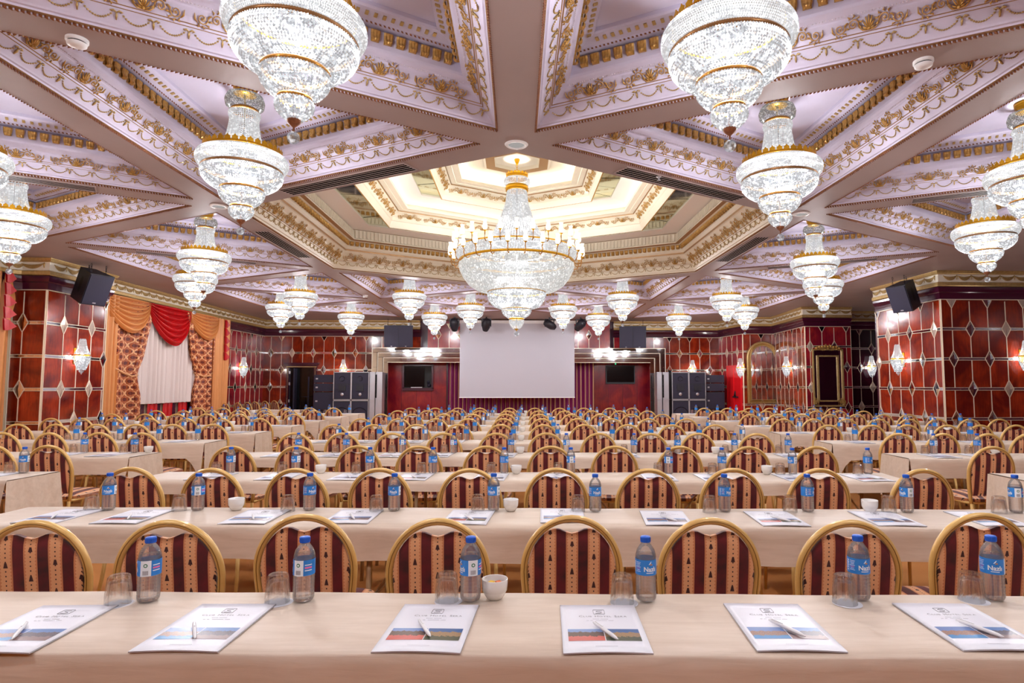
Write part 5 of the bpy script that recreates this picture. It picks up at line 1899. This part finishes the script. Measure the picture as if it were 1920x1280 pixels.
for i, (x, y) in enumerate(ROW1):
    chair(f'gold-framed striped banquet chair, {ORD[i + 1]} from left, directly behind the nearest table', x, y + 0.075, ROW1_R[i] * 0.5, 'chairs of the centre block', True)
for blk, tab, first in (('centre', CHAIRS_C, 2), ('left', CHAIRS_L, 3), ('right', CHAIRS_R, 3)):
    for k, xs in tab.items():
        rn = f'{ORD[k]} chair row' if blk == 'centre' else f'{ORD[k - 2]} chair row'
        for i, x in enumerate(xs):
            chair(f'gold-framed striped banquet chair, {ORD[i + 1]} from left, {rn} from camera, {blk} block', x, rowy(k) + TILT * x + jit(0.03), TILT * 0.5 + jit(0.05), f'chairs of the {blk} block', k <= 3)
for i, (x, y) in enumerate(((-8.46, 18.35), (-8.36, 18.93), (-8.33, 19.51), (-8.34, 20.09), (-8.26, 20.67), (-8.18, 21.25))):
    chair(f'spare striped chair at the back left wall, {ORD[i + 1]} from left', x, y, -0.55 + jit(0.03), 'spare chairs at the back left wall')


# ------------------------------------------------------------------ tables and cloths
def cloth_mesh(L, D, front, back, endl, endr, z):
    """Draped cloth; X 0..L, Y -D..0 (0 is the far edge), hanging over all sides."""
    m = MB()
    nxs = max(20, int(L / 0.07))
    ph = random.uniform(0, 6)

    def drop(x, base, far=False):
        d = base + 0.012 * math.sin(1.7 * x + ph) + 0.006 * math.sin(5.3 * x + 2 * ph)
        for e, has in ((x, endl), (L - x, endr)):
            if has and e < 0.20:
                d += (0.42 - base) * (1 - e / 0.20) ** 1.2
        return d

    secs = [('f', v) for v in (1.0, 0.75, 0.5, 0.25, 0.06)] + [('t', v) for v in (0.0, 0.012, 0.25, 0.5, 0.75, 0.988, 1.0)] + [('b', v) for v in (0.06, 0.3, 0.65, 1.0)]
    vs = []
    for kind, v in secs:
        for i in range(nxs + 1):
            x = L * i / nxs
            wav = 0.010 * math.sin(7.1 * x + ph) + 0.006 * math.sin(17 * x + 2.2 * ph)
            e = min(x if endl else 9, (L - x) if endr else 9)
            near_end = max(0.0, 1 - e / 0.2)
            if kind == 't':
                zz = z + 0.0015 * math.sin(9 * x + 4 * v + ph) - (0.006 if v in (0.0, 1.0) else 0)
                vs.append((x, -D + D * v, zz))
            elif kind == 'f':
                vs.append((x, -D - 0.006 - (0.022 + wav + 0.05 * near_end) * v, z - 0.006 - drop(x, front) * v))
            else:
                vs.append((x, 0.006 + (0.018 + wav) * v, z - 0.006 - drop(x, back) * v))
    k = nxs + 1
    fs = [(j * k + i, j * k + i + 1, (j + 1) * k + i + 1, (j + 1) * k + i) for j in range(len(secs) - 1) for i in range(nxs)]
    m.add(vs, fs, 0, True)
    for has, x0, sg in ((endl, 0.0, -1), (endr, L, 1)):
        if not has:
            continue

        def fn(s, v):
            y = -D - 0.006 + (D + 0.012) * s
            w = 0.016 * math.sin(13 * s + ph) + 0.010 * math.sin(29 * s + ph)
            e = min(s, 1 - s)
            y2 = y - (0.05 * v if s < 0.02 else 0) + (0.02 * v if s > 0.98 else 0)
            return (x0 + sg * (0.005 + (0.035 + w) * v), y2, z - 0.005 - (0.42 + 0.01 * math.sin(6 * s + ph)) * v)
        m.grid(fn, 22, 6, 0, True)
    return m.mesh('tablecloth', 'cloth')


def table(label, clabel, x0, x1, yk, front, ends, group, D=0.50):
    z = 0.75
    rz = math.atan(TILT)
    L = (x1 - x0) / math.cos(rz)
    loc = (x0, yk + TILT * x0, 0)
    t = thing('folding_table', label, 'table', loc, rz, group)
    n = max(1, round(L / 1.85))
    for i in range(n):
        a, b = L * i / n, L * (i + 1) / n
        obj('table_top', MB().box(((a + b) / 2, -D / 2, z - 0.018), (b - a - 0.01, D - 0.01, 0.030)).mesh('table_top', 'underside'), t)
        for e in (a + 0.20, b - 0.20):
            lm = MB().tube([(e, -0.08, z - 0.03), (e, -0.05, 0.0)], 0.014, 6).tube([(e, -D + 0.08, z - 0.03), (e, -D + 0.05, 0.0)], 0.014, 6).tube([(e, -0.07, 0.35), (e, -D + 0.07, 0.35)], 0.010, 6)
            lm.tube([(e, -D / 2, 0.36), (e + (0.28 if e == a + 0.20 else -0.28), -D / 2, z - 0.035)], 0.008, 5)
            obj('leg_frame', lm.mesh('leg_frame', 'legmetal'), t)
    c = obj('tablecloth', cloth_mesh(L, D, front, 0.16, ends[0], ends[1], z + 0.003), None, loc, (0, 0, rz))
    tag(c, clabel, 'tablecloth', 'champagne tablecloths')


FRONT = {1: 0.46, 2: 0.165, 3: 0.075, 4: 0.085, 5: 0.08}
for k in range(1, 11):
    w = 'nearest' if k == 1 else f'{ORD[k]}'
    fc = ' from the camera' if k > 1 else ' to the camera'
    table(f'long folding table, {w}{fc} in the centre block', f'champagne cloth on the {w} long table{fc}, centre block', -2.92, 3.04, tabley(k), FRONT.get(k, 0.08), (True, True), 'tables of the centre block')
    if k >= 3:
        o = ORD[k - 2]
        table(f'long folding table, {o} from the camera in the left block', f'champagne cloth on the {o} table from the camera, left block', -8.05 if k > 5 else -7.6, -3.86, tabley(k), 0.18, (True, True), 'tables of the left block')
        table(f'long folding table, {o} from the camera in the right block', f'champagne cloth on the {o} table from the camera, right block', 3.93, 8.1 if k > 5 else 7.6, tabley(k), 0.18, (True, True), 'tables of the right block')
table('folding table standing by the back left wall', 'pale cloth on the table in front of the spare chairs', -7.55, -6.02, 17.75, 0.30, (True, True), 'tables of the left block')

# ------------------------------------------------------------------ water bottles
BO = MB()
prof = [(0.001, 0.004), (0.022, 0.002), (0.031, 0.006), (0.0345, 0.014)]
z = 0.022
while z < 0.088:
    prof += [(0.0350, z), (0.0352, z + 0.005), (0.0334, z + 0.0085)]
    z += 0.012
prof += [(0.0348, 0.0915), (0.0346, 0.144), (0.0352, 0.148), (0.0345, 0.156), (0.030, 0.172), (0.020, 0.187), (0.0150, 0.193), (0.0150, 0.199)]
BO.lathe(prof, 20)
ME_BOTTLE = BO.mesh('bottle_body', 'pet')
ME_WATER = MB().lathe([(0.001, 0.006), (0.030, 0.009), (0.0328, 0.02), (0.0328, 0.150), (0.031, 0.158), (0.001, 0.158)], 16).mesh('water', 'water')
cp = MB().lathe([(0.0172, 0.197), (0.0174, 0.200), (0.0170, 0.213), (0.0155, 0.2155), (0.001, 0.216)], 24)
for i in range(24):
    a = 2 * PI * i / 24
    cp.box((0.0172, 0, 0.2065), (0.0012, 0.0022, 0.012), 0, Matrix.Rotation(a, 4, 'Z'))
ME_CAP = cp.mesh('cap', 'blue')
RL = 0.0358


def around(a, z, r=RL):
    return (r * math.sin(a), -r * math.cos(a), z)


def label_mesh():
    m = MB()
    n = 40
    for i in range(n):
        a0, a1 = 2 * PI * i / n, 2 * PI * (i + 1) / n
        mid = math.degrees((a0 + a1) / 2)
        white = 58 < mid < 104
        m.add([around(a0, 0.0925), around(a1, 0.0925), around(a1, 0.1435), around(a0, 0.1435)], [(0, 1, 2, 3)], 1 if white else 0, True)
    return m.mesh('label', [pmat('blue_paper_label', (44, 138, 222), 0.35, vary=(30, 0.3, (26, 108, 206))), 'white_ink'])


ME_LABEL = label_mesh()


def bent(geo, a0, z0, r=RL + 0.0004):
    v, f = geo
    return [around(a0 + x / r, z0 + y, r) for x, y, _ in v], f


pr = MB()
pr.add(*bent(text_geo('Nazl\u0131', 0.0215, 1.0, 0.0006), 0.0, 0.113))


def patch(m, a, z, w, h, mat=0):
    n = 4
    vs = [around(a + w / RL * (i / n - 0.5), z + s * h / 2, RL + 0.0005) for s in (-1, 1) for i in range(n + 1)]
    m.add(vs, [(i, i + 1, n + 2 + i, n + 1 + i) for i in range(n)], mat)


_v, _f = text_geo('AYDIN', 0.0125, 1.0, 0.0002)
pr.add(*bent(([(-q[1], q[0], 0) for q in _v], _f), -1.62, 0.118))
patch(pr, 0.0, 0.1015, 0.026, 0.0022)
pr.tube([around(-0.12, 0.129, RL + 0.0008), around(0.02, 0.1335, RL + 0.0008), around(0.12, 0.1395, RL + 0.0008)], [0.0008, 0.0022, 0.0006], 4, 0)
pr.tube([around(0.0, 0.127, RL + 0.0008), around(0.16, 0.130, RL + 0.0008), around(0.24, 0.1275, RL + 0.0008)], [0.0008, 0.0020, 0.0006], 4, 1)
for i in range(7):
    patch(pr, -1.15, 0.135 - 0.005 * i, 0.018 - 0.003 * (i % 3), 0.0014, 3 if i == 4 else 0)
for i in range(3):
    patch(pr, 2.35, 0.128 - 0.009 * i, 0.024, 0.003 if i != 1 else 0.006, 3 if i == 1 else 0)
for i in range(11):                     # barcode
    patch(pr, 1.41 + (i - 5) * 0.0016 / RL, 0.104, 0.0008 if i % 3 else 0.0012, 0.014, 4)
em = [around(1.41 + 0.0065 / RL * math.cos(q), 0.128 + 0.0065 * math.sin(q), RL + 0.0006) for q in [2 * PI * k / 14 for k in range(14)]]
pr.add(em, [tuple(range(14))], 2)
em = [around(1.41 + 0.0035 / RL * math.cos(q), 0.128 + 0.0035 * math.sin(q), RL + 0.0009) for q in [2 * PI * k / 10 for k in range(10)]]
pr.add(em, [tuple(range(10))], 0)
ME_PRINT = pr.mesh('label_print', ['white_ink', 'orange_ink', 'green_ink', 'pink_ink', 'ink'])


def bottle(label, x, y, rz, group, printed):
    t = thing('water_bottle', label, 'bottle', (x, y, 0.7535), rz, group)
    obj('bottle_body', ME_BOTTLE, t); obj('water', ME_WATER, t); obj('cap', ME_CAP, t)
    lb = obj('label', ME_LABEL, t)
    if printed:
        obj('label_print', ME_PRINT, lb)


# ------------------------------------------------------------------ upturned glasses, doilies, bowls
g = MB()
n = 20
prof = [(0.0405, 0.0), (0.0400, 0.012), (0.0385, 0.030), (0.0360, 0.055), (0.0330, 0.082), (0.0315, 0.090), (0.027, 0.0935), (0.001, 0.0930)]
vs, fs = [], []
for j, (r, z) in enumerate(prof):
    fl = 0.0016 if 2 <= j <= 5 else 0.0
    for i in range(n):
        a = 2 * PI * i / n
        rr = r + (fl if i % 2 else -fl)
        vs.append((rr * math.cos(a), rr * math.sin(a), z))
for j in range(len(prof) - 1):
    for i in range(n):
        fs.append((j * n + i, j * n + (i + 1) % n, (j + 1) * n + (i + 1) % n, (j + 1) * n + i))
g.add(vs, fs, 0, False)
g.lathe([(0.001, 0.077), (0.022, 0.076), (0.0300, 0.070), (0.0365, 0.02), (0.0385, 0.0)], 20)
g.lathe([(0.0385, 0.0), (0.0405, 0.0)], 20)
ME_GLASS = g.mesh('tumbler', 'glass')
ME_DOILY = MB().lathe([(0.001, 0.0012), (0.036, 0.0012), (0.040, 0.0016), (0.043, 0.0008), (0.046, 0.0014), (0.047, 0.0)], 28).mesh('paper_doily', 'doily')
b = MB().lathe([(0.001, 0.004), (0.020, 0.002), (0.023, 0.0), (0.027, 0.003), (0.033, 0.012), (0.039, 0.024), (0.0395, 0.027), (0.0425, 0.029), (0.0440, 0.046), (0.0450, 0.066), (0.0440, 0.068), (0.0425, 0.066), (0.0410, 0.046), (0.034, 0.024), (0.022, 0.012), (0.001, 0.010)], 32)
ME_BOWL = b.mesh('sugar_bowl', 'ceramic')


def glass(label, x, y, group, doily=None):
    o = obj('drinking_glass', ME_GLASS, None, (x, y, 0.7545), (0, 0, random.uniform(0, 6)))
    tag(o, label, 'glass', group)


def bowl(label, x, y, candies=0):
    t = tag(obj('sugar_bowl', ME_BOWL, None, (x, y, 0.7535)), label, 'bowl', 'white sugar bowls')
    for i in range(candies):
        a = 2 * PI * i / candies + 0.5
        col = ('orange', 'yellow', 'red')[i]
        c = obj('sweet', MB().box((0, 0, 0), (0.026, 0.017, 0.012)).mesh('sweet', ('candy_o', 'candy_y', 'candy_r')[i]), None, (x + 0.0165 * math.cos(a), y + 0.0165 * math.sin(a), 0.7535 + 0.048), (0, 0, a + PI / 2))
        tag(c, f'small {col} wrapped sweet inside the nearest white bowl', 'sweet', 'sweets in the nearest bowl')


# ------------------------------------------------------------------ conference folders and pens
FW, FH = 0.246, 0.365


def lift_at(s, v):
    return 0.004 * math.sin(PI * s) * (1 - v) ** 3


def on_cover(x, y, dz=0.0006):
    return (x, y, 0.0045 + lift_at(x / FW + 0.5, y / FH + 0.5) + dz)


def folder_mesh():
    m = MB()

    def fn(zoff):
        def f(s, v):
            lift = lift_at(s, v)
            return (FW * (s - 0.5), FH * (v - 0.5), zoff + lift)
        return f
    m.grid(fn(0.0045), 12, 8, 0); m.grid(fn(0.0005), 12, 8, 1)
    k = 13
    ring = [i for i in range(13)] + [j * k + 12 for j in range(1, 9)] + [8 * k + i for i in range(11, -1, -1)] + [j * k for j in range(7, 0, -1)]
    n0 = 13 * 9
    for a, c in zip(ring, ring[1:] + ring[:1]):
        m.f.append((a, c, n0 + c, n0 + a)); m.m.append(1); m.s.append(False)
    return m


ME_FOLDER = folder_mesh().mesh('folder', ['paper', 'paper_edge'])


def photo_mesh(x0, x1, mat):
    m = MB()
    uv = []

    def fn(s, v):
        uv.append((1.3 * s, v))
        return on_cover(x0 + (x1 - x0) * s, -0.105 + 0.085 * v)
    m.grid(fn, 8, 5, 0)
    m.uv = uv
    return m.mesh('photo_print', mat)


PH = {k: photo_mesh(*v) for k, v in {'pool': (-0.105, 0.000, 'photo_pool'), 'coast': (0.003, 0.105, 'photo_coast'), 'tent': (-0.105, 0.000, 'photo_tent'), 'town': (0.003, 0.105, 'photo_town')}.items()}


def printing():
    m = MB()
    rr = 0.004
    # the emblem: a rounded square holding an S-shaped stroke
    sq = []
    for cx, cy, a0 in ((0.014, 0.014, 0), (-0.014, 0.014, 90), (-0.014, -0.014, 180), (0.014, -0.014, 270)):
        for q in range(4):
            a = math.radians(a0 + 30 * q)
            sq.append((cx + rr * math.cos(a), 0.118 + cy + rr * math.sin(a), 0.0053))
    m.tube(sq, 0.0006, 4, closed=True)
    m.tube([(0.011, 0.127, 0.0053), (-0.004, 0.127, 0.0053), (-0.009, 0.122, 0.0053), (-0.003, 0.118, 0.0053), (0.004, 0.117, 0.0053), (0.009, 0.112, 0.0053), (0.003, 0.107, 0.0053), (-0.011, 0.107, 0.0053)], 0.0006, 4)
    emblem = m
    m = MB()
    x = -0.066
    for word in ('CLUB', 'HOTEL', 'SERA'):
        for i, chx in enumerate(word):
            sz = 0.0185 if i == 0 else 0.0140
            v, f = text_geo(chx, sz, 1.0, 0.0001)
            xs = [q[0] for q in v]; ys = [q[1] for q in v]
            w = max(xs) - min(xs)
            m.add([(q[0] - min(xs) + x, q[1] - min(ys) + 0.074, 0.0056) for q in v], f)
            x += w + 0.0026
        x += 0.0075
    for w, y in ((0.052, 0.058), (0.085, 0.045)):
        for i in range(int(w / 0.004)):
            if random.random() < 0.85:
                m.box((-w / 2 + 0.004 * i, y, 0.0055), (0.0028, 0.0022, 0.0004), 1)
    for i in range(14):
        m.box((-0.03 + 0.0045 * i, -0.145, 0.0058), (0.0034, 0.0014, 0.0004), 1)
    for q in (emblem, m):
        q.v = [(x_, y_, z_q + lift_at(x_ / FW + 0.5, y_ / FH + 0.5)) for x_, y_, z_q in q.v]
    return emblem, m


_em, _le = printing()
ME_EMBLEM = _em.mesh('emblem', 'ink')
ME_PRINTING = _le.mesh('printed_lettering', ['ink', 'ink_pale'])
ME_PEN = MB().lathe([(0.001, 0.0), (0.0015, 0.002), (0.0045, 0.016), (0.0055, 0.030), (0.0056, 0.10), (0.0050, 0.128), (0.0028, 0.130), (0.0028, 0.138), (0.001, 0.139)], 12, 0, True, Matrix.Rotation(-PI / 2, 4, 'X')).mesh('barrel', 'white')
ME_CLIP = MB().box((0, 0.105, 0.0068), (0.003, 0.042, 0.0014)).mesh('clip', 'white')


def folder(label, x, y, rz, variant, group, detail=True):
    t = tag(obj('conference_folder', ME_FOLDER, None, (x, y, 0.7540), (0, 0, rz)), label, 'folder', group)
    obj('photo_print', PH[variant[0]], t); obj('photo_print', PH[variant[1]], t)
    if detail:
        obj('printed_lettering', ME_PRINTING, t)['kind'] = 'stuff'
        obj('emblem', ME_EMBLEM, t)
    return t


def pen(label, tip, tail, group, z=0.7680):
    d = Vector((tail[0] - tip[0], tail[1] - tip[1]))
    a = math.atan2(d.y, d.x) - PI / 2
    t = thing('ballpoint_pen', label, 'pen', (tip[0], tip[1], z - 0.0005), a, group)
    obj('barrel', ME_PEN, t); obj('clip', ME_CLIP, t)


POOL, TENT = ('pool', 'coast'), ('tent', 'town')
# the nearest table, piece by piece
F1 = [((-1.433, 1.970), -0.02, POOL), ((-0.918, 1.957), -0.045, POOL), ((-0.247, 1.920), -0.075, TENT), ((0.274, 1.890), -0.045, TENT), ((0.815, 1.878), -0.08, POOL), ((1.382, 1.855), -0.07, POOL)]
PEN1 = [((-1.417, 1.856), (-1.475, 1.990)), ((-0.900, 1.838), (-0.972, 1.973)), ((-0.231, 1.820), (-0.295, 1.970)), ((0.304, 1.776), (0.241, 1.922)), ((0.845, 1.771), (0.782, 1.921)), ((1.412, 1.740), (1.361, 1.884))]
B1 = [(-1.235, 2.19, -100), (-0.71, 2.17, -112), (-0.142, 2.145, -66), (0.457, 2.12, 24), (1.193, 2.10, 34), (1.65, 2.075, 14)]
G1 = [(-1.325, 2.175), (-0.795, 2.165), (-0.222, 2.150), (0.372, 2.105), (1.122, 2.066), (1.567, 2.070)]
for i in range(6):
    o = ORD[i + 1] + ' from left on the nearest table'
    (x, y), rz, var = F1[i]
    folder('white printed hotel folder, ' + o, x, y, rz, var, 'folders on the nearest table')
    pen('white ballpoint pen on the folder ' + o, *PEN1[i], 'pens on the nearest table')
    bottle('blue-capped water bottle, ' + o, B1[i][0], B1[i][1], math.radians(B1[i][2]) - math.atan2(B1[i][0], B1[i][1]), 'bottles on the nearest table', True)
    glass('upturned fluted glass on a doily, ' + o, G1[i][0], G1[i][1], 'glasses on the nearest table')
    tag(obj('paper_doily', ME_DOILY, None, (G1[i][0] + 0.006, G1[i][1] - 0.005, 0.7532), (0, 0, i)), 'round lacy paper doily under the glass ' + o, 'doily', 'doilies on the nearest table')
bowl('white ceramic bowl of sweets on the nearest table', -0.060, 2.165, 3)

BOTTLES_C = {2: [-2.38, -1.85, -1.2, -0.7, -0.12, 0.47, 1.22, 1.7, 2.26, 2.88], 3: [-2.36, -1.82, -1.2, -0.68, -0.09, 0.46, 1.26, 1.7, 2.27, 2.89], 4: [-2.33, -1.81, -1.21, -0.66, -0.05, 0.54, 1.26, 1.72, 2.33, 2.89], 5: [-2.33, -1.79, -1.19, -0.65, -0.03, 0.55, 1.26, 1.76, 2.39, 2.95], 6: [-2.3, -1.78, -1.18, -0.64, 0.0, 0.58, 1.3, 1.78, 2.42, 2.97], 7: [-2.28, -1.75, -1.15, -0.59, 0.02, 0.62, 1.29, 1.79, 2.42, 2.96], 8: [-2.27, -1.73, -1.1, -0.58, 0.05, 0.59, 1.31, 1.81, 2.43, 2.97], 9: [-2.23, -1.71, -1.04, -0.54, 0.09, 0.66, 1.32, 1.83, 2.45, 2.97], 10: [-2.23, -1.7, -1.07, -0.54, 0.13, 0.66, 1.31, 1.86, 2.44, 2.98]}
FOLD2 = [(-2.53, 3.59), (-2.11, 3.56), (-1.43, 3.52), (-0.89, 3.50), (-0.25, 3.45), (0.27, 3.47), (0.83, 3.38), (1.43, 3.34), (2.03, 3.31), (2.58, 3.28)]
BOWLS_C = {2: [-1.69, -0.02, 2.12], 3: [-1.67, 0.02, 2.12], 4: [-1.66, 0.06, 2.15], 5: [-1.65, 0.08, 2.18], 6: [-1.64, 0.11, 2.2], 7: [-1.62, 0.14, 2.2], 8: [-1.6, 0.17, 2.22], 9: [-1.58, 0.2, 2.24], 10: [-1.56, 0.24, 2.24]}
ROTS = [-20, 10, 35, 60, -75, -100, 20, -60, 45, 0]
for k, xs in BOTTLES_C.items():
    wh = f'on {ORD[k]} centre table from camera'
    for i, x in enumerate(xs):
        o = f'{ORD[i + 1]} from left ' + wh
        y = tabley(k) + TILT * x - 0.09
        bottle('blue-capped water bottle, ' + o, x, y + jit(0.012), math.radians(ROTS[(i + 3 * k) % 10]), 'bottles in the centre block', k <= 4)
        gx = x - 0.10 + jit(0.012)
        glass('upturned fluted glass, ' + o, gx, y + jit(0.015) - 0.01, 'glasses in the centre block')
        if k == 2:
            fx, fy = FOLD2[i]
            fy = min(fy, tabley(2) + TILT * fx - 0.215)
        else:
            fx, fy = x - 0.10 + jit(0.05), tabley(k) + TILT * x - 0.285
        rz = TILT + jit(0.05)
        folder('white printed hotel folder, ' + o, fx, fy, rz, POOL if (i + k) % 3 else TENT, 'folders in the centre block', k <= 3)
        if k <= 5:
            pen('white pen on the folder ' + o, (fx + 0.035, fy - 0.12), (fx - 0.03, fy + 0.02), 'pens in the centre block')
    for i, x in enumerate([BOWLS_C[k][0], xs[4] + 0.10, xs[8] - 0.205]):
        bowl(f'white ceramic bowl, {ORD[i + 1]} from left {wh}', x + (0.06 if i == 0 else 0.0), tabley(k) + TILT * x - 0.085)

SEATS = {'left': {3: [-4.20], 4: [-4.75, -4.22], 5: CHAIRS_L[4], 6: CHAIRS_L[5], 7: CHAIRS_L[6], 8: CHAIRS_L[7], 9: CHAIRS_L[8], 10: CHAIRS_L[9]},
         'right': {4: [4.30, 4.80], 5: CHAIRS_R[4], 6: CHAIRS_R[5], 7: CHAIRS_R[6], 8: CHAIRS_R[7], 9: CHAIRS_R[8], 10: CHAIRS_R[9]}}
for blk, tab in SEATS.items():
    for k, xs in tab.items():
        wh = f'on {ORD[k - 2]} {blk}-block table from camera'
        nb = 0
        for i, x0 in enumerate(xs):
            o = f'{ORD[i + 1]} from left ' + wh
            x = x0 + 0.10 + jit(0.04)
            y = tabley(k) + TILT * x - 0.10 + jit(0.015)
            bottle('blue-capped water bottle, ' + o, x, y, math.radians(random.choice(ROTS)), f'bottles in the {blk} block', k <= 4)
            glass('upturned fluted glass, ' + o, x - 0.105, y - 0.01, f'glasses in the {blk} block')
            fx, fy = x0 + jit(0.04), tabley(k) + TILT * x - 0.285
            folder('white printed hotel folder, ' + o, fx, fy, TILT + jit(0.06), POOL, f'folders in the {blk} block', False)
            if i % 3 == 1 and x0 + 0.32 < (xs[i + 1] if i + 1 < len(xs) else 9):
                nb += 1
                bowl(f'white ceramic bowl, {ORD[nb]} from left {wh}', x0 + 0.27, tabley(k) + TILT * x - 0.09)
